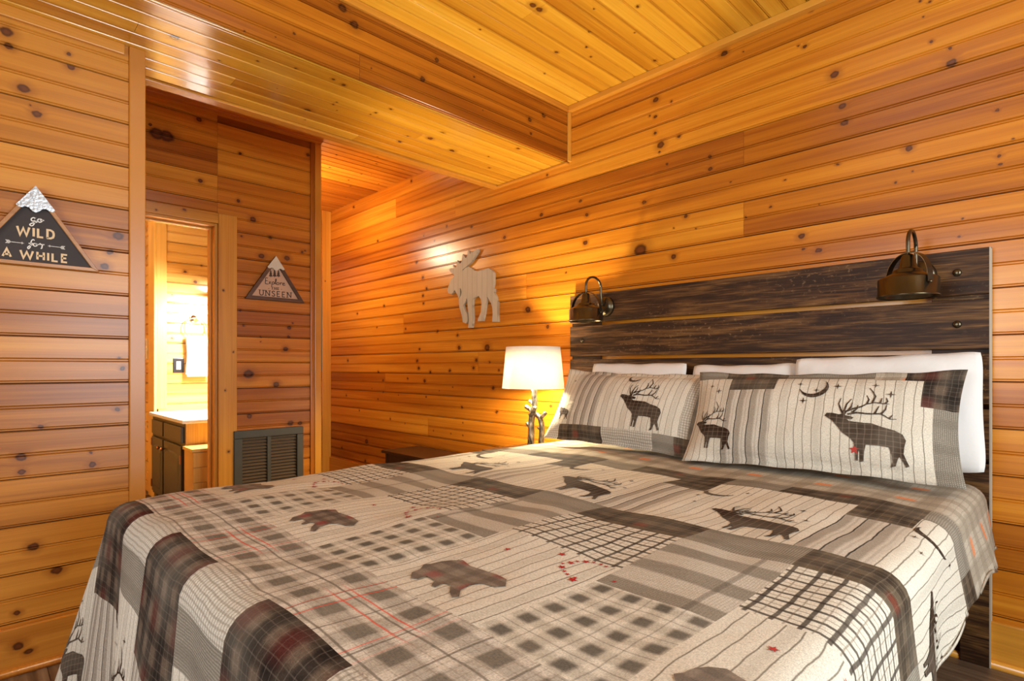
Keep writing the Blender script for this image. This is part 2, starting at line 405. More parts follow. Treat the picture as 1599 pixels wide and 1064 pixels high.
# ceiling boards run along Y; face down: along +Y, across +X gives normal -Z
KC = scale_knots([(1475,285,14),(1015,245,14),(1155,222,10),(1175,265,10),(1170,150,10),(1395,30,14),(935,45,30),(905,25,30),(1190,42,9),(655,137,8),(1380,152,8),(960,345,8)], 530, 0, 2.994)
KC2 = scale_knots([(455,330,12),(790,405,14),(795,345,10),(555,540,12),(570,590,12),(535,682,10),(660,490,12),(745,490,8),(400,435,12),(805,572,10)], 440, 180, 5.32)
cl = box('ceiling', (XF-.1, YF-.1, HC+.001), (XR+.1, YW+.1, HC+.1), GROOVE); cl['kind'] = 'structure'
CW = .163
def kz(lst, Z, y0, x0):
    out = []
    for u, v, r in lst:
        p = onZ(u, v, Z); q = onZ(u+r, v, Z); out.append((p[1]-y0, p[0]-x0, min(.05, (q-p).length*.55)))
    return out
clad(cl, (SX1, YF, HC), (0, 1, 0), (1, 0, 0), YW-YF, XR-SX1, CW, -.066, [(.9, 2.8), (.5, 3.6), (1.3, 2.2)], kz(KC, HC-TK, YF, SX1), PINEC)
clad(cl, (XF, -.1, HC), (0, 1, 0), (1, 0, 0), YW+.1, SX0-XF, CW, 0, [(.3, 1.9), (1.9, 2.2), (1.3, 2.1)], kz(KC2, HC-TK, -.1, XF), PINE)
# dropped soffit (beam box): underside and the two faces
KS = scale_knots([(480,622,18),(425,648,22),(320,638,12),(282,663,16),(170,527,12),(240,510,12),(145,535,8),(525,705,24),(700,785,10),(695,732,8),(835,695,14),(20,397,18)], 530, 0, 2.994)
KS += scale_knots([(450,235,45),(970,382,14),(730,378,12),(1440,495,18),(1280,690,40),(1440,652,12),(1465,640,10),(1462,690,8),(1090,553,6),(1268,750,8),(1210,430,18)], 160, 0, 4)
sf = box('soffit', (SX0+.012, YF, SZ+.001), (SX1-.012, YW, HC), GROOVE); sf['kind'] = 'structure'
clad(sf, (SX0+.012, YF, SZ), (0, 1, 0), (1, 0, 0), YW-YF, SX1-SX0-.03, .0865, .045, [(.1, 3.3), (.37, 3.55), (.25, 2.6), (.45, 2.2)], kz(KS, SZ-TK, YF, SX0+.012), PINEC, name='soffit_plank')
KF = scale_knots([(455,280,16),(390,370,20),(205,72,10),(70,115,30),(890,560,16),(895,625,10),(955,540,16),(630,360,8),(672,515,5),(150,320,5)], 530, 0, 2.994)
KF += scale_knots([(670,40,8),(1198,210,14),(1080,232,5),(890,195,6),(1500,50,40)], 160, 0, 4)
clad(sf, (SX1-.013, YF, SZ-.013), (0, 1, 0), (0, 0, 1), YW-YF, HC-SZ+.013, .115, .0, [(.1, 3.0), (.2, 1.5)], kpx(KF, lambda u, v: onX(u, v, SX1), 1, 2, YF, SZ-.013), PINE, name='beam_plank')
clad(sf, (SX0+.013, YW, SZ), (0, -1, 0), (0, 0, 1), YW-YF, HC-SZ, .115, 0, (), (), PINE, name='beam_plank')
# soffit edge strip, crown and corner trims
longtrim('trim_1', (SX0-.012, YF, SZ-.022), (SX0+.05, YW-.002, SZ))
longtrim('trim_2', (SX0+.05, YW-.045, SZ-.026), (SX1-.002, YW-.0135, SZ-.0135))
longtrim('trim_3', (SX1+.0005, YW-.036, SZ-.012), (SX1+.018, YW-.0135, HC-.03))
longtrim('trim_4', (SX1+.0005, YF, HC-.045), (SX1+.02, YW-.036, HC-.0135))
longtrim('trim_5', (SX1+.02, YW-.05, HC-.045), (XR, YW-.0135, HC-.0135))
longtrim('trim_6', (XN+.0135, YF, SZ-.055), (XN+.028, .440, SZ-.0135), PINEN)
# posts
longtrim('trim_7', (XN-.10, .456, 0), (XN+.028, .511, SZ-.0135), PINEN, knots=[(1.32, .03, .010), (2.08, .02, .008), (.9, .02, .006), (1.55, .035, .006)])
longtrim('trim_8', (XD-.11, 1.79, 0), (XD+.035, 1.838, HC-.0135), PINET, knots=[(2.62, .02, .006), (.72, .02, .012)])
longtrim('trim_9', (XF+.0135, 2.615, 0), (XF+.035, YW-.0135, HC-.0135), PINET, knots=[(2.0, .03, .006)])
longtrim('trim_10', (XD+.0135, 1.762, .165), (XD+.026, 1.79, HC-.0135), PINE)
# doorway casing and jambs
longtrim('trim_11', (XD+.0135, DY1, 0), (XD+.032, 1.258, 2.095), PINET, knots=[(.95, .04, .006), (1.2, .09, .005), (1.6, .03, .006), (.55, .06, .008)])
longtrim('trim_12', (XD+.0135, .50, DZ), (XD+.030, DY1, 2.095), PINET, knots=[(.45, .05, .008), (.3, .02, .005)])
longtrim('trim_13', (XD-.14, DY1-.018, 0), (XD+.014, DY1, DZ), PINET)
longtrim('trim_14', (XD-.14, DY0, DZ-.018), (XD+.014, DY1-.018, DZ), PINET)
longtrim('trim_15', (XD-.085, DY1-.030, 0), (XD-.045, DY1-.018, DZ-.018), PINET)
longtrim('trim_16', (XD-.085, DY0, DZ-.030), (XD-.045, DY1-.030, DZ-.018), PINET)
# baseboards and shoe moulding
def base(name, a, b):
    longtrim(name, a, b, PINET)
longtrim('baseboard_back', (XF+.036, YW-.032, 0), (XR, YW-.0135, .165), PINET, knots=[(5.45, .075, .017)])
longtrim('baseboard_left', (XN+.0135, YF, 0), (XN+.032, .456, .165), PINEN, knots=[(1.87, .10, .015), (1.9, .07, .012)])
longtrim('baseboard_far', (XF+.0135, 1.85, 0), (XF+.032, 2.615, .165), PINET)
longtrim('baseboard_hall', (XD+.0135, 1.258, 0), (XD+.03, 1.762, .165), PINET)
tube('trim_17', [(-4.2, YW-.034, .009), (XR, YW-.034, .009)], .017, PINET)['kind'] = 'structure'
tube('trim_18', [(XN+.034, YF, .009), (XN+.034, .456, .009)], .017, PINEN)['kind'] = 'structure'
# floor
fl = box('floor', (XF-.1, YF-.1, -.12), (XR+.1, YW+.1, -.004), GROOVE); fl['kind'] = 'structure'
fme = {}
def floor_plank(x, y, L, W):
    key = (round(L, 3), round(W, 3))
    if key not in fme:
        bm = bmesh.new(); addbox(bm, (.001, .001, -.004), (L-.001, W-.001, 0)); fme[key] = tomesh(bm); fme[key].materials.append(FLOORM)
    o = bpy.data.objects.new('floor_plank', fme[key]); COL.objects.link(o); o.parent = fl; o.location = (x, y, 0)
fy = YF; row = 0
while fy < YW:
    W = min(.15, YW-fy); xx = XN if fy < .44 else XF
    first = .5+.37*(row % 3)
    while xx < XR-.01:
        L = min(first, XR-xx); floor_plank(xx, fy, L, W); xx += L; first = 1.22
    fy += .15; row += 1

# ------------------------------------------------------------------ bathroom beyond the doorway
XT = -5.45; BY = 1.13
wt = box('wall_bathroom', (XT-.1, BY, 0), (XT-.001, 1.67, HC), GROOVE); wt['kind'] = 'structure'
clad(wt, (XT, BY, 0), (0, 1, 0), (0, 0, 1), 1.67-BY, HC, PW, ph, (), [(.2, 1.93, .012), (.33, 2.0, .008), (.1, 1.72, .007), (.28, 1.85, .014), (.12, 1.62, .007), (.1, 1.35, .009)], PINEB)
wt2 = box('wall_alcove', (-6.6, BY, 0), (XT-.101, BY+.1, HC), GROOVE); wt2['kind'] = 'structure'
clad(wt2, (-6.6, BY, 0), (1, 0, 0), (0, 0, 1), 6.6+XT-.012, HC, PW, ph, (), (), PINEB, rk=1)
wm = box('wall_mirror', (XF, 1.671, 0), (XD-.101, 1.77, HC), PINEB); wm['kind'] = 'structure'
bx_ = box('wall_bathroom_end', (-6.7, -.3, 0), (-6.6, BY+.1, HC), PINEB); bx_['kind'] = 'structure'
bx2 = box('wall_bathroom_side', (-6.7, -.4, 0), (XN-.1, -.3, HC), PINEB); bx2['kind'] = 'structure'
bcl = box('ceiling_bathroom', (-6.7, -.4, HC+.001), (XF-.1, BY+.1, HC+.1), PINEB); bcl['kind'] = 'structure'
bfl = box('floor_bathroom', (-6.7, -.4, -.12), (XF-.1, BY+.1, -.004), FLOORM); bfl['kind'] = 'structure'
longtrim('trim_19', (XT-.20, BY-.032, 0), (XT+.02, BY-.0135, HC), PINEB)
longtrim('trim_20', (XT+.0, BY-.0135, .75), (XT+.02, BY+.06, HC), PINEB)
# vanity
VX0, VX1, VY0, VY1, VZ = XT+.014, -4.44, 1.09, 1.66, .70
van = empty('bathroom_vanity', (-4.95, 1.38, 0)); tag(van, 'olive painted vanity cabinet with arched doors and pine end panel in the bathroom', 'cabinet')
bmv = bmesh.new(); addbox(bmv, (VX0, VY0, .06), (VX1-.02, VY1, VZ)); addbox(bmv, (VX0+.02, VY0+.06, 0), (VX1-.04, VY1, .06))
wparent(link('body', tomesh(bmv), OLIVE), van)
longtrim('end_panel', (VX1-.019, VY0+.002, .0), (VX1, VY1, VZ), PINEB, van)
def vdoor(x0, x1, z0, z1, arched, nm):
    bm = bmesh.new(); addbox(bm, (x0, VY0-.02, z0), (x1, VY0-.0005, z1), .003)
    o = wparent(link(nm, tomesh(bm), OLIVE), van)
    pts = []; i0, i1, j0, j1 = x0+.04, x1-.04, z0+.045, z1-.05
    if arched:
        pts = [(i0, j0), (i1, j0), (i1, j1-.05)]
        for k in range(9): a = math.pi*k/8; pts.append(((i0+i1)/2+(i1-i0)/2*math.cos(a), j1-.05+.045*math.sin(a)))
        bm = bmesh.new(); lo = [bm.verts.new((px, VY0-.0205, pz)) for px, pz in pts]
        cx_, cz_ = (i0+i1)/2, (j0+j1)/2
        hi = [bm.verts.new((cx_+(px-cx_)*.86, VY0-.028, cz_+(pz-cz_)*.93)) for px, pz in pts]
        m = len(pts)
        for k in range(m): bm.faces.new((lo[k], lo[(k+1) % m], hi[(k+1) % m], hi[k]))
        bm.faces.new(hi); bm.faces.new(lo)
        p = link('panel', tomesh(bm), OLIVE); p.location = (0, 0, 0); p.parent = o
    return o
xs_ = [VX0+.03, -5.02, -4.98, VX1-.045]
d1 = vdoor(xs_[0]+.03, xs_[1], .09, .535, True, 'door'); d2 = vdoor(xs_[2], xs_[3], .09, .535, True, 'door')
vdoor(xs_[0]+.03, xs_[1], .56, .672, False, 'drawer_front'); vdoor(xs_[2], xs_[3], .56, .672, False, 'drawer_front')
for dd, xx, zz in ((d1, xs_[1]-.04, .47), (d2, xs_[2]+.03, .47)):
    k = lathe('knob', [(.004, 0), (.005, -.014), (.013, -.018), (.014, -.026), (.006, -.032)], (xx, VY0-.02, zz), COPPER, None, 'Y', 14); k.parent = dd
for dd, xx, zz in ((d1, xs_[0]+.035, .49), (d2, xs_[3]-.005, .44), (d1, xs_[0]+.035, .15), (d2, xs_[3]-.005, .15)):
    k = box('hinge', (xx-.012, VY0-.026, zz-.03), (xx+.012, VY0-.0205, zz+.03), COPPER); k.parent = dd
ct = box('vanity_countertop', (VX0, VY0-.028, VZ), (VX1+.02, VY1, VZ+.028), COUNTER, bevel=.008)
tag(ct, 'white countertop lying on the olive vanity cabinet', 'countertop')
# slatted wooden box beside the vanity
hx = empty('wooden_hamper', (-4.28, 1.30, 0)); tag(hx, 'low pine plank box standing in front of the vanity end', 'box')
HB0 = onX(302, 700, -4.19)[1]
for i in range(5):
    z0 = .01+i*.103
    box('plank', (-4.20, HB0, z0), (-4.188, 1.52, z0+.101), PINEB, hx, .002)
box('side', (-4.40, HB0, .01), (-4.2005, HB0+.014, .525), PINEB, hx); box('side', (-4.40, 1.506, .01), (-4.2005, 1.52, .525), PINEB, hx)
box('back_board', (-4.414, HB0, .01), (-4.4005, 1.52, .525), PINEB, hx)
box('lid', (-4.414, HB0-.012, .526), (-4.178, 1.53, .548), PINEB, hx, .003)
# towel ring, towel, outlet
XP = XT+.0135
tp = onX(303.5, 498, XP+.03); q = onX(306, 512, XP+.04)
tr = empty('towel_ring', (XP, tp[1], tp[2])); tag(tr, 'chrome towel ring on the lit bathroom wall', 'towel ring')
lathe('wall_mount', [(.034, 0), (.034, .006), (.022, .012), (.012, .016)], (0, 0, 0), CHROME).parent = tr
tr.children[0].rotation_euler = (0, R(90), 0)
tube('stem', [(XP+.012, tp[1], tp[2]), (XP+.042, tp[1], tp[2]-.003)], .008, CHROME, tr)
ring = []
rc = Vector((XP+.042, tp[1]+.005, tp[2]-.082)); RRg = .088
tube('ring', [rc+Vector((0, RRg*math.cos(a), RRg*math.sin(a))) for a in [2*math.pi*k/40 for k in range(41)]], .0045, CHROME, tr, 8)
def towel():
    tl = onX(292, 522, rc.x); br = onX(327, 588, rc.x)
    y0, y1, ztop, zb = tl[1]-.004, br[1]-.006, rc.z-RRg-.002, br[2]
    bm = bmesh.new(); nx, nz = 14, 26
    prof = []
    for k in range(nz+1):
        t = k/nz*2-1
        if abs(t) < .12: a = t/.12*math.pi/2; prof.append((.017*math.sin(a), ztop+.017*math.cos(a)-.006))
        else: s = (abs(t)-.12)/.88; prof.append((math.copysign(.017+.003*s, t), ztop-.006-s*(ztop-.006-zb-(.02 if t < 0 else 0))))
    g = [[bm.verts.new((rc.x+px+.0025*math.sin(i*1.3), y0+(y1-y0)*i/nx+.004*math.sin(pz*22), pz)) for i in range(nx+1)] for px, pz in prof]
    for a, b in zip(g, g[1:]):
        for i in range(nx): bm.faces.new((a[i], a[i+1], b[i+1], b[i]))
    o = link('hand_towel', tomesh(bm), TOWEL, smooth=True)
    m = o.modifiers.new('s', 'SOLIDIFY'); m.thickness = .006; m.offset = 0
    tag(o, 'white hand towel hanging folded over the chrome ring', 'towel')
towel()
oc = onX(278.5, 571, XP)
ol = empty('outlet', (XP, oc[1], oc[2])); tag(ol, 'wall outlet with black cover plate left of the white towel', 'outlet')
box('cover_plate', (XP, oc[1]-.041, oc[2]-.062), (XP+.006, oc[1]+.041, oc[2]+.062), BLACK, ol, .002)
box('socket', (XP+.006, oc[1]-.017, oc[2]-.034), (XP+.009, oc[1]+.017, oc[2]+.034), CREAM, ol, .001)
for s_ in (-.016, .016):
    for yy in (-.006, .006): box('slot', (XP+.009, oc[1]+yy-.001, oc[2]+s_-.005), (XP+.0095, oc[1]+yy+.001, oc[2]+s_+.005), BLACK, ol)
# vanity light bar, hidden from the camera by the door jamb
vl = empty('vanity_light', (-4.95, 1.62, 1.72)); tag(vl, 'shaded light bar over the vanity, beyond the door jamb', 'light')
box('housing', (-5.28, 1.50, 1.716), (-4.36, 1.67, 1.80), BRONZE, vl, .004)
LB = area('vanity_light_lamp', (-4.82, 1.585, 1.712), (-5.0, 1.33, 1.0), .8, .12, 150, (.96, .97, 1)); LB.parent = vl; LB.location = Vector(LB.location)-vl.location
# hall ceiling light, also hidden by the door wall
hl = empty('hall_light', (-4.58, 1.95, 2.25)); tag(hl, 'pendant globe light in the hallway beyond the door wall', 'light')
GLOW = NT('lit_glass'); GLOW.b.inputs['Emission Color'].default_value = (1, .86, .6, 1); GLOW.b.inputs['Emission Strength'].default_value = 65; GLOW.done((.9, .85, .7), .3)
lathe('fitter', [(.06, 0), (.062, -.02), (.012, -.03)], (-4.58, 1.95, HC-.0135), BRONZE, hl)
tube('rod', [(-4.58, 1.95, HC-.04), (-4.58, 1.95, 2.335)], .006, BRONZE, hl)
lathe('globe', [(.03, .09), (.07, .075), (.10, .03), (.105, 0), (.09, -.05), (.05, -.085), (.01, -.095)], (-4.58, 1.95, 2.245), GLOW.m, hl)

bl_ = empty('bathroom_fill_dome', (-5.0, .40, HC)); tag(bl_, 'added fill dome on the bathroom ceiling, out of sight past the post', 'light')  # unseen glowing dome, added to fill the upper bathroom walls with light
lathe('base_ring', [(.15, 0), (.155, -.02), (.14, -.03)], (-5.0, .40, HC-.0135), BRONZE, bl_)
lathe('dome', [(.138, -.03), (.125, -.06), (.08, -.085), (.01, -.095)], (-5.0, .40, HC-.0135), GLOW.m, bl_)
# small switch plate seen as a sliver beside the post
sp = onY(226, 545, BY-.033)
sw = empty('wall_switch', tuple(sp)); tag(sw, 'cream switch plate at the left edge of the bathroom doorway', 'switch')
box('plate', (sp[0]-.22, BY-.020, sp[2]-.09), (sp[0]+.03, BY-.0135, sp[2]+.09), CREAM, sw, .002)
box('toggle', (sp[0]-.006, BY-.030, sp[2]-.012), (sp[0]+.006, BY-.020, sp[2]+.012), CREAM, sw, .001)

# electrical panel on the far hall wall
ep = empty('breaker_panel', (XF+.0135, 2.5, 1.5)); tag(ep, 'grey green electrical panel glimpsed between the two hall posts', 'panel')
box('door', (XF+.0135, 2.33, 1.075), (XF+.035, 2.612, 1.90), PANELGREY, ep, .003)
box('frame', (XF+.0135, 2.31, 1.055), (XF+.022, 2.613, 1.0745), PANELGREY, ep); box('latch', (XF+.035, 2.585, 1.45), (XF+.045, 2.6, 1.49), CHROME, ep)

# ------------------------------------------------------------------ return-air vent
vy0, vy1, vz0, vz1 = 1.236, 1.700, .17, .680
vt = empty('return_air_vent', (XD, (vy0+vy1)/2, vz0)); tag(vt, 'dark olive return air grille with two columns of louvres low on the wall', 'vent')
XV = XD+.0335
fo = [(vy0, vy1, vz1-.052, vz1), (vy0, vy1, vz0, vz0+.052), (vy0, vy0+.052, vz0+.0525, vz1-.0525), (vy1-.045, vy1, vz0+.0525, vz1-.0525)]
for y0, y1, z0, z1 in fo: box('frame', (XD+.0135, y0, z0), (XV+.012, y1, z1), DARKFRAME, vt, .004)
ym = 1.463
box('mullion', (XD+.0135, ym-.012, vz0+.0525), (XV+.006, ym+.012, vz1-.0525), DARKFRAME, vt, .002)
box('back', (XD+.0135, vy0+.0525, vz0+.0525), (XD+.0145, vy1-.0455, vz1-.0525), BLACK, vt)
sl = {}
nsl = 19
for (a, b) in ((vy0+.0525, ym-.0125), (ym+.0125, vy1-.0455)):
    for i in range(nsl):
        z = vz0+.058+i*(vz1-vz0-.116)/(nsl-1)
        key = round(b-a, 4)
        if key not in sl:
            bm = bmesh.new(); vv = [(0, 0, .0055), (0, b-a, .0055), (.016, b-a, -.0045), (.016, 0, -.0045)]
            top = [bm.verts.new(p) for p in vv]; bot = [bm.verts.new((p[0], p[1], p[2]-.0018)) for p in vv]
            bm.faces.new(top); bm.faces.new(bot[::-1])
            for k in range(4): bm.faces.new((top[k], top[(k+1) % 4], bot[(k+1) % 4], bot[k]))
            sl[key] = tomesh(bm); sl[key].materials.append(SLAT)
        o = bpy.data.objects.new('slat', sl[key]); COL.objects.link(o); o.parent = vt
        o.location = Vector((XD+.016, a, z))-Vector(vt.location)

# ------------------------------------------------------------------ flat print helper: strokes in a sign's own plane
def ribbon_bm(bm, pts, width, z0, z1):
    P = [Vector((p[0], p[1])) for p in pts]; n = len(P); Lf, Rt = [], []
    wd_ = width if isinstance(width, (list, tuple)) else [width]*n
    for i in range(n):
        d1_ = (P[i]-P[i-1]).normalized() if i > 0 else (P[1]-P[0]).normalized()
        d2_ = (P[i+1]-P[i]).normalized() if i < n-1 else d1_
        nrm = Vector((-(d1_+d2_).y, (d1_+d2_).x)); nrm = nrm.normalized() if nrm.length > 1e-6 else Vector((-d1_.y, d1_.x))
        c = max(.45, nrm.dot(Vector((-d1_.y, d1_.x))))
        Lf.append(P[i]+nrm*wd_[i]/2/c); Rt.append(P[i]-nrm*wd_[i]/2/c)
    rows = [[bm.verts.new((l.x, l.y, z)) for l in Lf]+[bm.verts.new((r.x, r.y, z)) for r in Rt] for z in (z0, z1)]
    b, t = rows
    for i in range(n-1):
        bm.faces.new((t[i], t[i+1], t[n+i+1], t[n+i])); bm.faces.new((b[i+1], b[i], b[n+i], b[n+i+1]))
        bm.faces.new((b[i], b[i+1], t[i+1], t[i])); bm.faces.new((b[n+i+1], b[n+i], t[n+i], t[n+i+1]))
    bm.faces.new((b[0], t[0], t[n], b[n])); bm.faces.new((t[n-1], b[n-1], b[2*n-1], t[2*n-1]))
def poly_bm(bm, pts, z0, z1):
    m = len(pts); a = [bm.verts.new((p[0], p[1], z0)) for p in pts]; b = [bm.verts.new((p[0], p[1], z1)) for p in pts]
    bm.faces.new(b); bm.faces.new(a[::-1])
    for k in range(m): bm.faces.new((a[k], a[(k+1) % m], b[(k+1) % m], b[k]))
GL = {'W': (1.15, [[(0, 1), (.27, 0), (.575, .85), (.88, 0), (1.15, 1)]]), 'I': (.0, [[(0, 0), (0, 1)]]),
      'L': (.5, [[(0, 1), (0, 0), (.5, 0)]]), 'D': (.62, [[(0, 0), (0, 1), (.3, 1), (.55, .85), (.62, .6), (.62, .4), (.55, .15), (.3, 0), (-.08, 0)]]),
      'A': (.72, [[(0, 0), (.36, 1), (.72, 0)], [(.12, .3), (.6, .3)]]), 'H': (.6, [[(0, 0), (0, 1)], [(.6, 0), (.6, 1)], [(0, .5), (.6, .5)]]),
      'E': (.5, [[(.5, 1), (0, 1), (0, 0), (.5, 0)], [(0, .52), (.42, .52)]]),
      'U': (.62, [[(0, 1), (0, .3), (.1, .06), (.31, 0), (.52, .06), (.62, .3), (.62, 1)]]),
      'N': (.66, [[(0, 0), (0, 1)], [(0, 1), (.66, 0)], [(.66, 0), (.66, 1)]]),
      'S': (.5, [[(.5, .85), (.38, .98), (.2, 1), (.05, .88), (.04, .7), (.2, .56), (.36, .46), (.5, .3), (.46, .1), (.3, 0), (.12, .02), (0, .16)]]),
      'T': (.6, [[(0, 1), (.6, 1)], [(.3, 1), (.3, 0)]])}
SERIF = {'U': [(0, 1), (.62, 1)], 'N': [(0, 0), (0, 1), (.66, 1)], 'E': [], 'S': [], 'T': [(.3, 0)], 'H': [(0, 0), (0, 1), (.6, 0), (.6, 1)]}
def word(mk, txt, x0, x1, y, h, sw_, z0, z1, serif=False, drop=0., gap=.42):
    tot = 0; pos = []
    for ch in txt:
        if ch == ' ': tot += .45; continue
        pos.append((ch, tot)); tot += GL[ch][0]+gap
    tot -= gap
    sx = (x1-x0-sw_)/tot
    for ch, o in pos:
        bm = bmesh.new()
        for st in GL[ch][1]:
            ribbon_bm(bm, [(x0+sw_/2+(o+p[0])*sx, y+sw_/2+p[1]*(h-sw_)) for p in st], sw_, z0, z1)
        if serif:
            for p in SERIF.get(ch, []):
                xx, yy = x0+sw_/2+(o+p[0])*sx, y+sw_/2+p[1]*(h-sw_)
                ribbon_bm(bm, [(xx-sw_*1.4, yy), (xx+sw_*1.4, yy)], sw_*.7, z0, z1+.0001)
        mk('letter', bm)
SCRIPT = {'go': [[(.42, .62), (.25, .72), (.08, .58), (.06, .38), (.2, .28), (.38, .42), (.44, .66), (.36, .2), (.2, -.22), (.02, -.3), (-.06, -.16), (.12, .02), (.45, .2), (.6, .35)],
                 [(.78, .68), (.62, .58), (.6, .38), (.74, .26), (.92, .38), (.94, .58), (.78, .68), (.86, .5), (1.12, .56)]],
          'for': [[(.42, .95), (.3, 1.05), (.18, .8), (.14, .4), (.08, -.1), (-.04, -.3), (-.08, -.1), (.1, .18), (.3, .34)], [(-.02, .45), (.3, .5)],
                  [(.48, .55), (.34, .45), (.34, .25), (.46, .15), (.6, .28), (.6, .46), (.48, .55), (.58, .42), (.78, .48)],
                  [(.76, .46), (.84, .60), (.90, .48), (1.02, .50), (.98, .25), (.96, .0), (.88, -.1)], [(1.02, .50), (1.16, .52)]],
          'Explore': [[(.26, .98), (.08, 1.0), (.06, .75), (.04, .35), (.06, .1), (.3, .06)], [(.05, .55), (.24, .58)],
                      [(.36, .5), (.5, .12)], [(.52, .52), (.34, .1)], [(.64, .48), (.62, .1), (.58, -.3)], [(.63, .36), (.74, .5), (.84, .36), (.76, .14), (.63, .18)],
                      [(.86, .2), (.98, .6), (1.0, .95), (.94, .9), (.93, .4), (1.0, .12)], [(1.14, .48), (1.04, .36), (1.08, .14), (1.2, .16), (1.24, .38), (1.14, .48)],
                      [(1.34, .5), (1.36, .12)], [(1.36, .3), (1.44, .48), (1.54, .46)], [(1.58, .28), (1.74, .38), (1.7, .5), (1.6, .42), (1.58, .22), (1.66, .1), (1.82, .2)]]}
def script(bm, key, x0, y0, h, wtot, sw_, z0, z1):
    mx = max(p[0] for st in SCRIPT[key] for p in st)
    for st in SCRIPT[key]:
        pp = spline([(p[0], p[1], 0) for p in st], 5)
        ribbon_bm(bm, [(x0+p[0]/mx*wtot, y0+p[1]*h) for p in pp], sw_, z0, z1)
def basis_obj(name, bm, mat, parent, org, A, B):
    """mesh drawn in a plane: local x along A, y along B, z towards the viewer side"""
    A = Vector(A); B = Vector(B); N = A.cross(B)
    o = link(name, tomesh(bm), mat); o.parent = parent
    o.matrix_local = Matrix.Translation(-Vector(parent.location)) @ Matrix(((A.x, B.x, N.x, org[0]), (A.y, B.y, N.y, org[1]), (A.z, B.z, N.z, org[2]), (0, 0, 0, 1)))
    return o
def tri_sign(X, apex, bl, br, fw_, name, label, framemat, boardmat, snowmat):
    """triangular mountain sign; coordinates are (y, z) on the plane x = X"""
    org = Vector((X, apex[0], bl[1]))
    e = empty(name, org); tag(e, label, 'sign')
    H = apex[1]-bl[1]; hw = (br[0]-bl[0])/2
    A, B = (0, 1, 0), (0, 0, 1)
    T3 = [(0, H), (-hw, 0), (hw, 0)]
    # inset triangle
    s = hw/H; L = math.hypot(hw, H); inr = lambda d: [(0, H-d*L/hw), (-(hw-d*(L+hw)/H), d), (hw-d*(L+hw)/H, d)]
    I = inr(fw_)
    for k in range(3):
        a, b = T3[k], T3[(k+1) % 3]; c, d = I[(k+1) % 3], I[k]
        bm = bmesh.new(); poly_bm(bm, [a, b, c, d], 0, .022)
        bmesh.ops.bevel(bm, geom=list(bm.edges), offset=.0012, segments=1, affect='EDGES')
        ang = math.atan2(b[1]-a[1], b[0]-a[0]); 
        basis_obj('frame', bm, framemat, e, org, A, B)
    bm = bmesh.new(); poly_bm(bm, I, .001, .010); basis_obj('board', bm, boardmat, e, org, A, B)
    # snow cap
    yb = H*.715; pts = [(0, H+.001)]
    wl_ = (H-yb)*s
    pts.append((-wl_-.001, yb+.006))
    for k, dy in enumerate((-.004, -.006, 0, -.002, -.014, -.018, -.012, -.002, 0, -.006, -.008)):
        pts.append((-wl_*.9+wl_*1.8*k/10, yb+dy+.004))
    pts.append((wl_+.001, yb+.003))
    bm = bmesh.new(); poly_bm(bm, pts, .0222, .0245); basis_obj('snow_cap', bm, snowmat, e, org, A, B)
    return e, org, A, B, H, hw
# sign 1
X1 = XN+.014
ap = onX(55, 293, X1); brp = onX(154, 426, X1); 
e, org, A, B, H, hw = tri_sign(X1, (ap[1], ap[2]), (2*ap[1]-brp[1], brp[2]), (brp[1], brp[2]), .013, 'mountain_sign', 'black triangular mountain sign reading GO WILD FOR A WHILE with silver peak', FRAMEOAK, SIGNBLACK, SNOW1)
def sp1(a, b): p = onX(a/6.65, 280+b/6.65, X1+.012); return (p[1]-org[1], p[2]-org[2])
z0, z1 = .0101, .0112
mk = lambda nm, bm, m=SIGNINK: basis_obj(nm, bm, m, e, org, A, B)
mkw = lambda nm, bm: mk(nm, bm, SIGNINKW)
(xa, ya), (xb, yb) = sp1(165, 590), sp1(570, 622); _, yt = sp1(165, 485)
word(mk, 'WILD', xa, xb, (ya+yb)/2, yt-ya+.001, .0068, z0, z1)
(xa, ya), (xb, yb) = sp1(15, 810), sp1(708, 870); _, yt = sp1(15, 712)
word(mk, 'A WHILE', xa, xb, (ya+yb)/2, yt-ya+.001, .0064, z0, z1)
bm = bmesh.new(); (xa, ya), (xb, yb) = sp1(295, 470), sp1(458, 440)
script(bm, 'go', xa+.006, ya+.006, .030, xb-xa-.006, .0035, z0, z1); mkw('script_word', bm)
bm = bmesh.new(); (xa, ya), (xb, yb) = sp1(285, 715), sp1(462, 690)
script(bm, 'for', xa+.004, ya+.006, .026, xb-xa-.004, .0033, z0, z1); mkw('script_word', bm)
for sgn, (a0, b0), (a1, b1) in ((1, (68, 645), (250, 664)), (-1, (665, 712), (497, 692))):
    (xa, ya), (xb, yb) = sp1(a0, b0), sp1(a1, b1); bm = bmesh.new()
    ym_ = (ya+yb)/2
    ribbon_bm(bm, [(xa, ym_), (xb, ym_)], .0016, z0, z1); dx = (xb-xa)
    for k in (.02, .1, .18):
        ribbon_bm(bm, [(xa+dx*k-dx*.08, ym_+.006), (xa+dx*(k+.06), ym_), (xa+dx*k-dx*.08, ym_-.006)], .0016, z0, z1)
    poly_bm(bm, [(xb, ym_), (xb-dx*.14, ym_+.004), (xb-dx*.14, ym_-.004)][::(1 if sgn > 0 else -1)], z0, z1)
    mkw('arrow', bm)
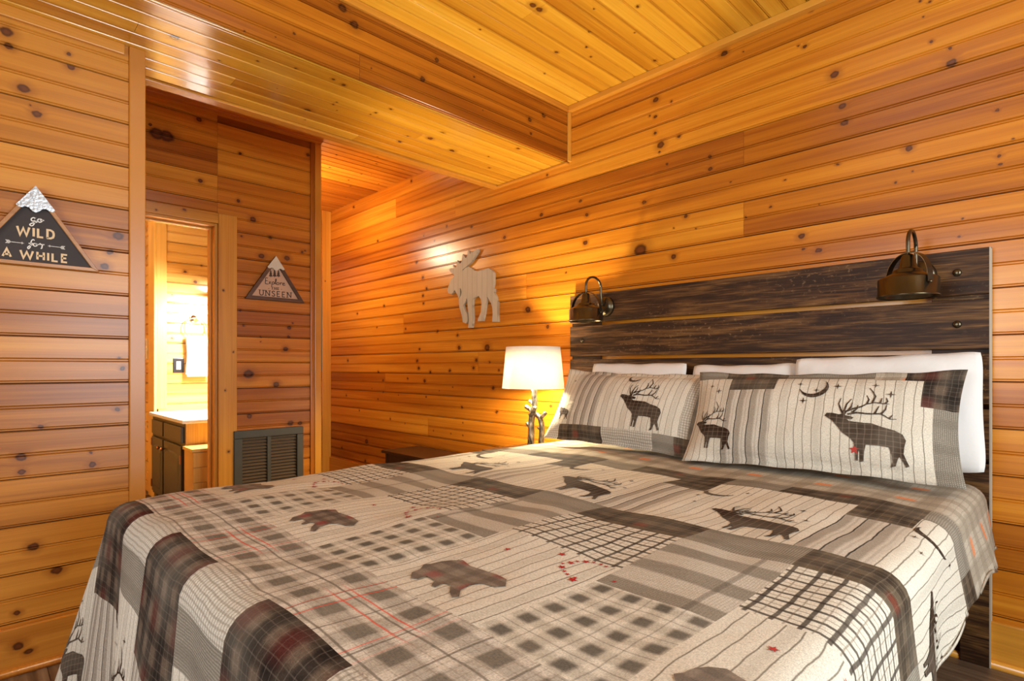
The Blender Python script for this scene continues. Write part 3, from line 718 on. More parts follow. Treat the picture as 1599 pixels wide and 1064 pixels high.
# sign 2
X2 = XD+.014
ap = onX(430.5, 401, X2); blp = onX(384, 468, X2); brp = onX(474, 473, X2)
e, org, A, B, H, hw = tri_sign(X2, (ap[1]-.006, ap[2]), (ap[1]-.006-.203, .5*(blp[2]+brp[2])), (ap[1]-.006+.203, .5*(blp[2]+brp[2])), .024, 'mountain_sign', 'small pale triangular sign reading EXPLORE THE UNSEEN with brown frame and white peak', FRAMEDK, SIGNPALE, SNOW2)
def sp2(a, b): p = onX(370+a/10.64, 390+b/10.64, X2+.012); return (p[1]-org[1], p[2]-org[2])
mk = lambda nm, bm, m=SIGNDARK: basis_obj(nm, bm, m, e, org, A, B)
(xa, ya), (xb, yb) = sp2(372, 770), sp2(905, 795); _, yt = sp2(372, 672)
word(mk, 'UNSEEN', xa, xb, (ya+yb)/2, yt-ya, .0055, z0, z1, True)
(xa, ya), (xb, yb) = sp2(570, 665), sp2(705, 670); _, yt = sp2(570, 622)
word(mk, 'THE', xa, xb, (ya+yb)/2, yt-ya, .0036, z0, z1, True)
for q in ((530, 648), (740, 660)):
    x_, y_ = sp2(*q); bm = bmesh.new(); ribbon_bm(bm, [(x_-.004, y_), (x_+.004, y_)], .003, z0, z1); mk('dash', bm)
bm = bmesh.new(); (xa, ya), (xb, yb) = sp2(465, 575), sp2(805, 585)
script(bm, 'Explore', xa, ya, .045, xb-xa, .0045, z0, z1)
mk('script_word', bm)
for cxp, hgt in ((563, .046), (627, .052), (690, .046)):
    x_, y_ = sp2(cxp, 445); bm = bmesh.new()
    pts = [(x_-.002, y_-.006), (x_+.002, y_-.006), (x_+.002, y_), (x_+.013, y_), (x_+.006, y_+hgt*.36), (x_+.009, y_+hgt*.36), (x_+.004, y_+hgt*.68), (x_+.006, y_+hgt*.68), (x_, y_+hgt), (x_-.006, y_+hgt*.68), (x_-.004, y_+hgt*.68), (x_-.009, y_+hgt*.36), (x_-.006, y_+hgt*.36), (x_-.013, y_), (x_-.002, y_)]
    poly_bm(bm, pts, z0, z1); basis_obj('pine_tree_print', bm, SIGNDARK, e, org, A, B)

# ------------------------------------------------------------------ moose plaque
def moose_mat():
    n = NT('whitewashed_planks'); x, y, z = n.sep(n.obj())
    pl = n.math('MULTIPLY', x, 18.); fr = n.math('FRACT', pl); idn = n.math('FLOOR', pl)
    seam = n.smooth(n.math('ABSOLUTE', n.math('SUBTRACT', fr, .5)), .44, .5)
    g = n.noise(n.comb(n.math('MULTIPLY', x, 160.), n.math('MULTIPLY', y, 8.), idn), 1., 3, .6)
    t = n.noise(n.comb(idn, 3., 7.), 2.3, 0)
    col = n.mix(n.math('ADD', n.math('MULTIPLY', g, .7), n.math('MULTIPLY', t, .4)), (.66, .57, .40), (.40, .32, .20))
    col = n.mix(n.math('MULTIPLY', seam, .55), col, (.2, .14, .07))
    return n.done(col, .65)
mo = [(440,150),(400,215),(370,262),(330,298),(283,338),(278,352),(290,340),(310,320),(345,310),(375,330),(400,352),(440,355),(500,340),(545,325),(580,345),(600,370),(601,420),(600,490),(592,530),(609,540),(609,570),(600,572),(625,620),(630,665),(642,675),(640,780),(645,882),(585,882),(592,800),(588,740),(575,690),(545,640),(522,597),(532,625),(530,660),(520,700),(505,800),(488,875),(435,878),(440,850),(470,780),(475,700),(470,650),(445,615),(400,635),(385,655),(380,720),(388,850),(375,945),(335,945),(345,860),(335,760),(325,650),(318,640),(305,680),(285,710),(300,760),(325,800),(328,880),(315,900),(280,885),(270,810),(245,730),(240,650),(262,610),(270,575),(262,545),(250,530),(248,560),(246,630),(238,640),(225,600),(208,575),(196,550),(180,582),(160,595),(130,585),(122,555),(140,490),(155,450),(185,420),(195,395),(150,362),(140,335),(165,325),(188,328),(175,290),(205,322),(216,300),(222,245),(250,280),(266,264),(280,180),(310,225),(322,208),(338,140),(355,178),(375,150),(385,160),(400,145),(435,125)]
YM = YW-.0135-.022
mp = [onY(680+a/6.65, 370+b/6.65, YM) for a, b in mo]
mc = onY(737, 455, YM)
bm = bmesh.new()
# local x to the left-right of the wall, y up, z away from the wall
poly_bm(bm, [(p[0]-mc[0], p[2]-mc[2]) for p in mp], 0, .020)
me = tomesh(bm)
o = link('moose_plaque', me, moose_mat())
o.matrix_local = Matrix(((1, 0, 0, mc[0]), (0, 0, -1, YW-.0136), (0, 1, 0, mc[2]), (0, 0, 0, 1)))
tag(o, 'whitewashed wooden moose silhouette hung on the pine wall', 'wall art')

# ------------------------------------------------------------------ bed
HX0, HX1, HY = -2.229, -.243, 2.666
bed = empty('bed', (-1.236, 2.66, 0)); tag(bed, 'bed frame with tall dark weathered plank headboard against the pine wall', 'bed')
def hplank(x0, x1, z0, z1, y0, y1, nm='plank'):
    bm = bmesh.new(); addbox(bm, (x0, y0, z0), (x1, y1, z1), .003)
    o = link(nm, tomesh(bm), WEATHER); return wparent(o, bed)
for z0, z1 in ((1.371, 1.541), (1.168, 1.352), (.965, 1.149), (.762, .946)): hplank(HX0, HX1, z0, z1, HY, HY+.02, 'headboard_plank')
hplank(HX0, -2.012, .0, 1.535, HY+.0205, HY+.038, 'headboard_leg'); hplank(-.418, HX1, 0, 1.535, HY+.0205, HY+.038, 'headboard_leg')
hplank(HX0, HX1, .10, .745, HY, HY+.02, 'headboard_panel'); hplank(-.33, HX1, 0.0, .099, HY, HY+.02, 'headboard_foot'); hplank(HX0, -2.14, 0, .099, HY, HY+.02, 'headboard_foot')
EDGE = simple('painted_edge_light', (.45, .36, .25), .5)  # pale colour stands in for light from the right on the headboard's end
hplank(HX1+.0003, HX1+.0015, .0, 1.541, HY, HY+.036, 'edge_light_strip').data.materials[0] = EDGE
bolt = None
for bx0 in (HX0+.094, HX1-.094):
    for bz in (1.457, 1.262, 1.06):
        lathe('bolt', [(.014, 0), (.014, -.002), (.011, -.006), (.005, -.008)], (bx0, HY-.0002, bz), BRONZE, bed, 'Y', 16)
box('side_rail', (-.36, .55, .16), (-.335, HY-.002, .36), RAIL, bed, .004); box('side_rail', (-2.135, .55, .16), (-2.11, HY-.002, .36), RAIL, bed, .004)
box('foot_rail', (-2.11, .5, .16), (-.36, .549, .36), RAIL, bed, .004)
for lx in (-2.08, -.41):
    box('leg', (lx-.025, .56, 0), (lx+.025, .61, .16), RAIL, bed, .003)
XC, HWD, FY, HEADY, ZT = -1.21, .965, .30, 2.64, .69
mt = box('mattress', (XC-HWD+.02, FY+.03, .362), (XC+HWD-.02, HEADY, ZT-.03), MATTRESS, None, .05); tag(mt, 'thick mattress under the patchwork quilt on the bed', 'mattress')

# ------------------------------------------------------------------ fabrics
def fabric(name, fn, rough=.9, weave=.22):
    n = NT(name); uvn = n.node('ShaderNodeUVMap'); uvn.uv_map = 'UVMap'; uv = uvn.outputs[0]
    u, v, _ = n.sep(uv)
    wob = n.noise(uv, 9, 2, .5, 0, 1); wx, wy, _ = n.sep(wob)
    u2 = n.math('ADD', u, n.math('MULTIPLY', n.math('SUBTRACT', wx, .5), .014)); v2 = n.math('ADD', v, n.math('MULTIPLY', n.math('SUBTRACT', wy, .5), .014))
    def band(x, per, c, wd_, soft=.0012):
        d = n.math('ABSOLUTE', n.math('SUBTRACT', n.math('FLOORED_MODULO', n.math('ADD', x, per/2-c), per), per/2))
        return n.smooth(d, max(0, wd_/2-soft), wd_/2+soft, 1., 0.)
    col = fn(n, u2, v2, band)
    th = n.noise(n.comb(n.math('MULTIPLY', u, 700.), n.math('MULTIPLY', v, 160.), 0.), 1., 1)
    th2 = n.noise(n.comb(n.math('MULTIPLY', u, 160.), n.math('MULTIPLY', v, 700.), 4.), 1., 1)
    th3 = n.math('MULTIPLY', n.math('ADD', th, th2), .5)
    g_ = n.smooth(th3, .3, .72, 1-weave*1.6, 1+weave*.5)
    col = n.mix(1., col, n.comb(g_, g_, g_), 'MULTIPLY')
    pk = n.noise(n.comb(n.math('MULTIPLY', u, 26.), n.math('MULTIPLY', v, 75.), 0.), 1., 2)
    n.bump(n.math('ADD', n.math('MULTIPLY', th3, .35), n.math('ADD', pk, n.math('MULTIPLY', n.noise(uv, 9., 2), 1.5))), .5, .005)
    col = n.mix(n.smooth(n.noise(uv, 5., 3), .35, .7, 0., .16), col, (.45, .38, .28))
    return n.done(col, rough, 0, .06)
CRM = (.71, .64, .505); TAU = (.24, .195, .14); DKB = (.045, .030, .020); GRY = (.13, .115, .09)
def f_stripe(n, u, v, band):
    c = n.mix(n.math('MULTIPLY', band(u, .031, 0, .0026), .85), CRM, (.12, .09, .055))
    return n.mix(n.math('MULTIPLY', band(u, .124, .046, .02, .006), .2), c, TAU)
def f_wide(n, u, v, band):
    c = n.mix(n.math('MULTIPLY', band(u, .052, .013, .024, .005), .7), (.62, .55, .44), (.26, .21, .15))
    c = n.mix(n.math('MULTIPLY', band(u, .052, .036, .006), .3), c, TAU)
    return n.mix(band(u, .052, 0, .004), c, (.035, .026, .02))
def f_dark(n, u, v, band):
    c = n.mix(n.math('MULTIPLY', band(u, .07, 0, .03, .006), .6), (.115, .080, .048), (.035, .022, .014))
    c = n.mix(n.math('MULTIPLY', band(v, .06, 0, .03, .006), .65), c, (.022, .014, .009))
    c = n.mix(n.math('MULTIPLY', band(v, .02, .003, .002), .25), c, (.30, .23, .15))
    c = n.mix(n.math('MULTIPLY', band(u, .024, .01, .002), .22), c, (.30, .23, .15))
    r = n.math('MULTIPLY', band(u, .2875, .05, .035, .01), band(v, .12, .06, .03, .008))
    return n.mix(n.math('MULTIPLY', r, .5), c, (.24, .03, .012))
def f_dark2(n, u, v, band):
    c = n.mix(n.math('MULTIPLY', band(u, .075, 0, .04, .008), .8), (.13, .09, .06), (.012, .009, .008))
    c = n.mix(n.math('MULTIPLY', band(v, .07, .02, .034, .008), .7), c, (.014, .010, .008))
    c = n.mix(n.math('MULTIPLY', band(u, .019, .004, .0016), .2), c, (.30, .24, .18))
    c = n.mix(n.math('MULTIPLY', band(v, .017, .006, .0014), .2), c, (.28, .22, .16))
    return n.mix(n.math('MULTIPLY', n.math('MULTIPLY', band(u, .15, .075, .05, .02), band(v, .14, .06, .06, .02)), .35), c, (.17, .012, .007))
def f_tweed(n, u, v, band):
    ck = n.math('MULTIPLY', band(u, .006, 0, .003), band(v, .006, 0, .003))
    c = n.mix(n.math('MULTIPLY', ck, .8), (.19, .16, .118), (.50, .44, .345))
    return n.mix(n.math('MULTIPLY', band(v, .09, 0, .03, .006), .4), c, (.16, .135, .1))
def f_tband(n, u, v, band):
    b = band(v, .12, 1.02, .055, .005)
    c = n.mix(n.math('MULTIPLY', b, .85), (.58, .51, .40), (.24, .20, .147))
    c = n.mix(n.math('MULTIPLY', band(u, .245, .50, .012, .002), .5), c, (.1, .08, .06))
    ck = n.math('MULTIPLY', band(u, .006, 0, .003), band(v, .006, 0, .003))
    return n.mix(n.math('MULTIPLY', ck, .4), c, (.10, .085, .06))
def f_tlight(n, u, v, band):
    c = n.mix(n.math('MULTIPLY', band(u, .012, 0, .004), .6), (.62, .56, .45), TAU)
    return n.mix(n.math('MULTIPLY', band(v, .012, 0, .004), .55), c, TAU)
def f_win(n, u, v, band):
    c = n.mix(n.math('MULTIPLY', band(u, .046, 0, .0085), .9), CRM, (.05, .036, .026))
    c = n.mix(n.math('MULTIPLY', band(v, .036, 0, .0075), .9), c, (.05, .036, .026))
    c = n.mix(n.math('MULTIPLY', band(u, .046, .02, .003), .6), c, (.2, .15, .1))
    return n.mix(n.math('MULTIPLY', band(v, .036, .017, .003), .6), c, (.2, .15, .1))
def f_buf(n, u, v, band):
    a = band(u, .066, .02, .030, .006); b = band(v, .066, .0, .030, .006)
    c = n.mix(n.math('MULTIPLY', a, .42), CRM, (.30, .26, .19)); c = n.mix(n.math('MULTIPLY', b, .42), c, (.30, .26, .19))
    c = n.mix(n.math('MULTIPLY', n.math('MULTIPLY', a, b), .85), c, (.085, .07, .052))
    c = n.mix(n.math('MULTIPLY', band(u, .066, .053, .003), .45), c, (.12, .1, .075))
    return n.mix(n.math('MULTIPLY', band(v, .066, .033, .003), .45), c, (.12, .1, .075))
def f_tartan(n, u, v, band):
    a = band(u, .10, .02, .042, .004); b = band(v, .10, .03, .042, .004)
    c = n.mix(n.math('MULTIPLY', a, .5), (.66, .585, .47), (.27, .225, .165)); c = n.mix(n.math('MULTIPLY', b, .5), c, (.26, .22, .165))
    c = n.mix(n.math('MULTIPLY', n.math('MULTIPLY', a, b), .7), c, (.09, .075, .055))
    c = n.mix(n.math('MULTIPLY', band(u, .10, .072, .0045), .7), c, (.10, .08, .06)); c = n.mix(n.math('MULTIPLY', band(v, .10, .085, .0045), .7), c, (.10, .08, .06))
    c = n.mix(n.math('MULTIPLY', band(u, .02, .005, .002), .4), c, TAU); c = n.mix(n.math('MULTIPLY', band(v, .02, .005, .002), .4), c, TAU)
    mk = n.math('MULTIPLY', band(u, .575, -.83, .22, .05), .8)
    for cc in (-.93, -.895, -.74, -.705): c = n.mix(n.math('MULTIPLY', band(u, .575, cc, .0032), mk), c, (.75, .05, .015))
    for cc in (.463, .497): c = n.mix(n.math('MULTIPLY', band(v, 3., cc, .0036), mk), c, (.75, .05, .015))
    return c
def f_head(n, u, v, band):
    a = band(u, .12, .02, .05, .006); b = band(v, .11, .03, .05, .006)
    c = n.mix(n.math('MULTIPLY', a, .5), (.52, .45, .34), (.27, .22, .15)); c = n.mix(n.math('MULTIPLY', b, .5), c, (.27, .22, .15))
    c = n.mix(n.math('MULTIPLY', band(v, .02, .005, .0025), .4), c, TAU); c = n.mix(n.math('MULTIPLY', band(u, .02, .005, .0025), .4), c, TAU)
    r = n.math('MULTIPLY', band(u, .24, .08, .05, .008), band(v, .22, .165, .035, .006))
    return n.mix(n.math('MULTIPLY', r, .65), c, (.85, .20, .02))
def f_print(n, u, v, band):
    c = n.mix(n.math('MULTIPLY', band(u, .022, 0, .003), .28), (.035, .018, .010), (.30, .22, .15))
    return n.mix(n.math('MULTIPLY', band(v, .018, 0, .0025), .28), c, (.30, .22, .15))
def f_bear(n, u, v, band):
    c = n.mix(n.math('MULTIPLY', band(u, .05, 0, .022, .004), .6), (.22, .165, .12), (.10, .068, .05))
    c = n.mix(n.math('MULTIPLY', band(v, .045, 0, .02, .004), .5), c, (.06, .04, .03))
    return n.mix(n.math('MULTIPLY', n.math('MULTIPLY', band(u, .1, .0, .03, .008), band(v, .09, .03, .03, .008)), .6), c, (.30, .03, .03))
def f_red(n, u, v, band): return n.mix(.0, (.42, .02, .015), (.42, .02, .015))
FN = ['stripe', 'wide', 'dark', 'dark2', 'tweed', 'tband', 'tlight', 'win', 'buf', 'tartan', 'head']
FM = [fabric('quilt_'+k, f) for k, f in zip(FN, (f_stripe, f_wide, f_dark, f_dark2, f_tweed, f_tband, f_tlight, f_win, f_buf, f_tartan, f_head))]
FI = {k: i for i, k in enumerate(FN)}
PRINT = fabric('print_brown_plaid', f_print, weave=.12); BEARP = fabric('print_bear_plaid', f_bear); REDP = fabric('print_red', f_red, weave=.1)
HEM = fabric('quilt_hem', lambda n, u, v, b: n.mix(.0, CRM, CRM))

# ------------------------------------------------------------------ quilt: drape of a flat cloth (s across, t along the bed) over the mattress
RQ = .065; PER = .575
def right_lim(t):
    k = max(0, min(1, (t-.9)/1.2)); k = k*k*(3-2*k); return .46-.24*k+.012*math.sin(t*19)
def prof(a, flare):
    if a <= 0: return a, 0.
    if a < RQ*math.pi/2: return RQ*math.sin(a/RQ), RQ*(1-math.cos(a/RQ))
    d = a-RQ*math.pi/2; return RQ+d*math.sin(flare), RQ+d*math.cos(flare)
def ztop(s, t):
    k = (s-XC)/HWD; m = (t-FY)/(HEADY-FY)
    return ZT-.014*abs(k)**4+.0035*math.sin(s*7+t*3)+.003*math.sin(t*9-s*4+1)+.0025*math.sin(s*17+t*11)+.004*noise.noise(Vector((s*9, t*7, 1.)))
def drape(s, t):
    side = 1 if s > XC else -1
    a = abs(s-XC)-(HWD-RQ); b = (FY+RQ)-t
    if a <= 0 and b <= 0: return Vector((s, t, ztop(s, t)))
    sc, tc = XC+side*min(abs(s-XC), HWD-RQ), max(t, FY+RQ)
    zt = ztop(sc, tc)
    if a > 0 and b > 0:
        rho, phi = math.hypot(a, b), math.atan2(b, a)
        lim = .665
        if rho > lim: rho = lim
        fl_ = R(7)+R(13)*math.sin(2*phi)**2+R(3)*math.sin(6*phi)*math.sin(2*phi)
        o_, d_ = prof(rho, fl_)
        return Vector((XC+side*(HWD-RQ+o_*math.cos(phi)), FY+RQ-o_*math.sin(phi), zt-d_))
    if a > 0:
        if side > 0: a = min(a, right_lim(t)+RQ*.57)
        else: a = min(a, .665)
        hang = max(0, a-RQ*1.57)
        fl_ = R(5)+R(3)*math.sin(t*6.3+.6)+R(2.5)*math.sin(t*14+s*2)
        if side > 0: fl_ += R(9)*max(0, min(1, (t-1.7)/.6))
        else: fl_ *= min(1, 1)
        k = min(1, max(0, (t-FY-RQ)/.25)); fl_ = R(7)*(1-k)+fl_*k
        o_, d_ = prof(a, fl_); return Vector((XC+side*(HWD-RQ+o_), t, zt-d_))
    b = min(b, .665)
    fl_ = R(6)+R(3)*math.sin(s*8+1)+R(2)*math.sin(s*17)
    k = min(1, max(0, (HWD-RQ-abs(s-XC))/.25)); fl_ = R(7)*(1-k)+fl_*k
    o_, d_ = prof(b, fl_); return Vector((s, FY+RQ-o_, zt-d_))
def drape_n(s, t):
    e_ = .004; p = drape(s, t); n_ = (drape(s+e_, t)-p).cross(drape(s, t+e_)-p)
    return n_.normalized() if n_.length > 1e-12 else Vector((0, 0, 1))
def kind(s, t):
    s0 = (s+1.0) % PER; q = (s+.89) % PER
    if t >= 2.02: return 'head'
    if t >= 1.89: return 'tweed' if q < .19 else 'dark'
    if t >= 1.76: return 'stripe' if q < .42 else 'dark'
    if t >= 1.36: return 'stripe' if q < .42 else 'wide'
    if t >= 1.22: return 'dark' if s0 < .33 else 'tweed'
    if t >= .96: return 'win' if s0 < .33 else 'tband'
    if t >= .88: return 'stripe' if s0 < .33 else 'tband'
    if t >= .57: return 'stripe' if s0 < .33 else 'buf'
    if t >= .375: return 'tartan'
    if t >= .26: return 'dark2' if s0 < .30 else 'tlight'
    if t >= .14: return 'dark2' if s0 < .30 else 'tweed'
    if t >= .06: return 'dark2' if s0 < .30 else 'stripe'
    if t >= -.25: return 'wide' if s0 < .24 else 'stripe'
    return 'dark2'
def lines(lo, hi, brk, step):
    b = [lo]
    for x in sorted(x for x in brk if lo+.002 < x < hi-.002):
        if x-b[-1] > .002: b.append(x)
    b.append(hi); out = [lo]
    for a, c in zip(b, b[1:]):
        m = max(1, math.ceil((c-a)/step)); out += [a+(c-a)*(k+1)/m for k in range(m)]
    return out
sb = [x0_+k*PER+o for k in range(-5, 6) for x0_, offs in ((-1.0, (0, .24, .30, .33)), (-.89, (0, .19, .42))) for o in offs]
SL = lines(XC-HWD-.60, XC+HWD+.60, sb, .02); TLn = lines(FY-.62, HEADY-.03, [2.02, 1.89, 1.76, 1.36, 1.22, .96, .88, .57, .375, .26, .14, .06, -.25], .02)
vs_ = []; uvs = []
for t in TLn:
    for s in SL: vs_.append(drape(s, t)); uvs.append((s, t))
fs = []; mi = []; ns = len(SL)
for j in range(len(TLn)-1):
    for i in range(ns-1):
        q = (j*ns+i, j*ns+i+1, (j+1)*ns+i+1, (j+1)*ns+i)
        p = [vs_[k] for k in q]
        if ((p[2]-p[0]).cross(p[3]-p[1])).length < 2e-6: continue
        fs.append(q); mi.append(FI[kind((SL[i]+SL[i+1])/2, (TLn[j]+TLn[j+1])/2)])
def uvmesh(name, vs_, fs, uvs, mats, mi=None):
    me = bpy.data.meshes.new(name); me.from_pydata([tuple(v) for v in vs_], [], fs)
    ul = me.uv_layers.new(name='UVMap')
    for lp in me.loops: ul.data[lp.index].uv = uvs[lp.vertex_index]
    for m in mats: me.materials.append(m)
    if mi: me.polygons.foreach_set('material_index', mi)
    me.polygons.foreach_set('use_smooth', [True]*len(me.polygons)); me.update(); return me
qme = uvmesh('quilt', vs_, fs, uvs, FM, mi)
quilt = bpy.data.objects.new('patchwork_quilt', qme); COL.objects.link(quilt)
tag(quilt, 'patchwork quilt of plaid and striped patches with elk and bear prints spread over the bed', 'quilt')
md = quilt.modifiers.new('thickness', 'SOLIDIFY'); md.thickness = .009; md.offset = -1

# printed motifs: polygons in cloth coordinates laid on a surface map
def decal(name, polys, smap, nmap, mat, parent, eps=.0016, maxe=.022, keep=None):
    bm = bmesh.new()
    for P in polys:
        vv = [bm.verts.new((p[0], p[1], 0)) for p in P]
        try: bm.faces.new(vv)
        except ValueError: pass
    bm.normal_update()
    bmesh.ops.triangulate(bm, faces=bm.faces)
    for _ in range(4):
        es = [e_ for e_ in bm.edges if e_.calc_length() > maxe]
        if not es: break
        bmesh.ops.subdivide_edges(bm, edges=es, cuts=1, use_grid_fill=False)
        bm.normal_update(); bmesh.ops.triangulate(bm, faces=[f_ for f_ in bm.faces if len(f_.verts) > 3])
    bm.verts.ensure_lookup_table()
    uv_ = [(v.co.x, v.co.y) for v in bm.verts]; idx = {v: i for i, v in enumerate(bm.verts)}
    fs_ = [tuple(idx[v] for v in f_.verts) for f_ in bm.faces]
    pos = [smap(*q)+nmap(*q)*eps for q in uv_]
    # keep faces pointing along the surface normal
    out = []
    for f_ in fs_:
        n_ = (pos[f_[1]]-pos[f_[0]]).cross(pos[f_[2]]-pos[f_[0]])
        if n_.length < 1e-10: continue
        out.append(f_ if n_.dot(nmap(*uv_[f_[0]])) > 0 else f_[::-1])
    bm.free()
    if not out: return None
    me = uvmesh(name, pos, out, uv_, [mat])
    o = bpy.data.objects.new(name, me); COL.objects.link(o); o.parent = parent
    if parent: o.location = -Vector(parent.location)
    return o
ELK = [(28,612),(40,590),(75,588),(120,598),(150,590),(165,603),(190,605),(215,615),(205,630),(172,632),(190,645),(260,650),(330,650),(400,675),(470,690),(520,715),(540,755),(530,800),(525,850),(540,890),(555,925),(535,935),(520,900),(500,870),(490,890),(475,935),(445,945),(460,910),(455,860),(440,815),(380,810),(300,810),(290,860),(285,925),(262,930),(265,870),(255,850),(250,925),(235,925),(235,860),(225,800),(200,770),(150,735),(115,690),(80,650),(45,625)]
ANT = [[(150,600),(165,570),(210,545),(260,525),(290,500),(340,485),(400,495),(430,490)],[(290,500),(300,460),(285,425)],[(325,487),(340,430),(320,390),(298,358)],[(375,492),(382,445)],[(405,492),(418,470),(408,440)],[(152,600),(130,560),(112,510),(122,460)],[(150,575),(165,510),(193,465)],[(175,566),(195,530),(200,495)],[(175,592),(230,575),(300,580),(380,575),(410,590),(440,610),(480,605)],[(385,577),(410,540),(415,500)],[(345,578),(370,515)],[(435,606),(455,575)],[(205,575),(235,540),(236,515)]]
def rib_poly(pts, w0, w1):
    P = [Vector(p) for p in pts]; n_ = len(P); Lf, Rt = [], []
    for i in range(n_):
        d_ = (P[min(i+1, n_-1)]-P[max(i-1, 0)]).normalized(); nn = Vector((-d_.y, d_.x)); w_ = w0+(w1-w0)*i/(n_-1)
        Lf.append(P[i]+nn*w_/2); Rt.append(P[i]-nn*w_/2)
    return Lf+Rt[::-1]
def elk_polys(x, y, wd_, flip=False):
    k = wd_/527.; f = (lambda p: (x+(p[0]-28)*k*(1 if not flip else -1), y+(945-p[1])*k))
    return [[f(p) for p in ELK]]+[[f(p) for p in rib_poly(a, 15, 5)] for a in ANT]
def moon_polys(x, y, r, rot=0):
    o = [(math.cos(R(-110+220*k/14)), math.sin(R(-110+220*k/14))) for k in range(15)]
    ri = math.hypot(math.cos(R(110))+.3, math.sin(R(110))); a1 = math.atan2(math.sin(R(110)), math.cos(R(110))+.3)
    o += [(-.3+ri*math.cos(a1-2*a1*k/12), ri*math.sin(a1-2*a1*k/12)) for k in range(1, 12)]
    return [[(x+r*(p*math.cos(rot)-q*math.sin(rot)), y+r*(p*math.sin(rot)+q*math.cos(rot))) for p, q in o]]
def star_polys(x, y, r, npt=4, inner=.22):
    return [[(x+(r if k % 2 == 0 else r*inner)*math.cos(math.pi*k/npt+math.pi/2), y+(r if k % 2 == 0 else r*inner)*math.sin(math.pi*k/npt+math.pi/2)) for k in range(2*npt)]]
BEARC = [(635,640),(640,615),(675,600),(690,582),(720,580),(760,572),(800,568),(850,568),(880,590),(930,605),(990,625),(1030,645),(1025,675),(980,680),(930,665),(880,670),(840,695),(835,725),(805,725),(795,700),(800,670),(770,660),(735,680),(720,670),(735,650),(700,630),(665,645)]
def c2w(p):
    q = onZ(400+p[0]/2.633, 660+p[1]/2.633, ZT); return (q[0], q[1])
BEAR = [c2w(p) for p in BEARC]
def put(name, polys, mat): return decal(name, polys, drape, drape_n, mat, quilt)
for k in range(-2, 3):
    px = -.89+k*PER
    if px < -2.7: continue
    put('elk_print', elk_polys(px+.125, 1.385, .275), PRINT)
    put('moon_print', moon_polys(px+.055, 1.76, .05, R(-110)), PRINT)
    for dx, dy, r in ((.13, 1.80, .012), (.02, 1.68, .012), (.33, 1.70, .014), (.37, 1.60, .012), (.05, 1.6, .010)): put('star_print', star_polys(px+dx, dy, r), PRINT)
for k in range(-2, 2):
    sh = k*PER
    put('bear_print', [[(p[0]+sh, p[1]) for p in BEAR]], BEARP)
    rr = random.Random(5)
    for i in range(11):
        a = R(70+i*21); x_, y_ = -.715+sh+.047*math.cos(a), .905+.05*math.sin(a)
        put('red_star_print', star_polys(x_+rr.uniform(-.005, .005), y_, .0105 if i in (3, 5, 7) else .0065, 5, .4), REDP)
    for dx, dy, r in ((-.80, .93, .011), (-.70, .845, .012), (-.90, .86, .010), (-.64+.0, .90, .006)): put('red_star_print', star_polys(dx+sh, dy, r, 5, .4), REDP)
for k in range(-3, 1):
    px = -.72+k*PER
    put('elk_print', elk_polys(px+.06, -.235, .24), PRINT)
    put('moon_print', moon_polys(px+.03, .07, .045, R(-110)), PRINT)
    for dx, dy, r in ((.12, .02, .010), (.0, -.02, .010), (.2, .05, .012)): put('star_print', star_polys(px+dx, dy, r), PRINT)

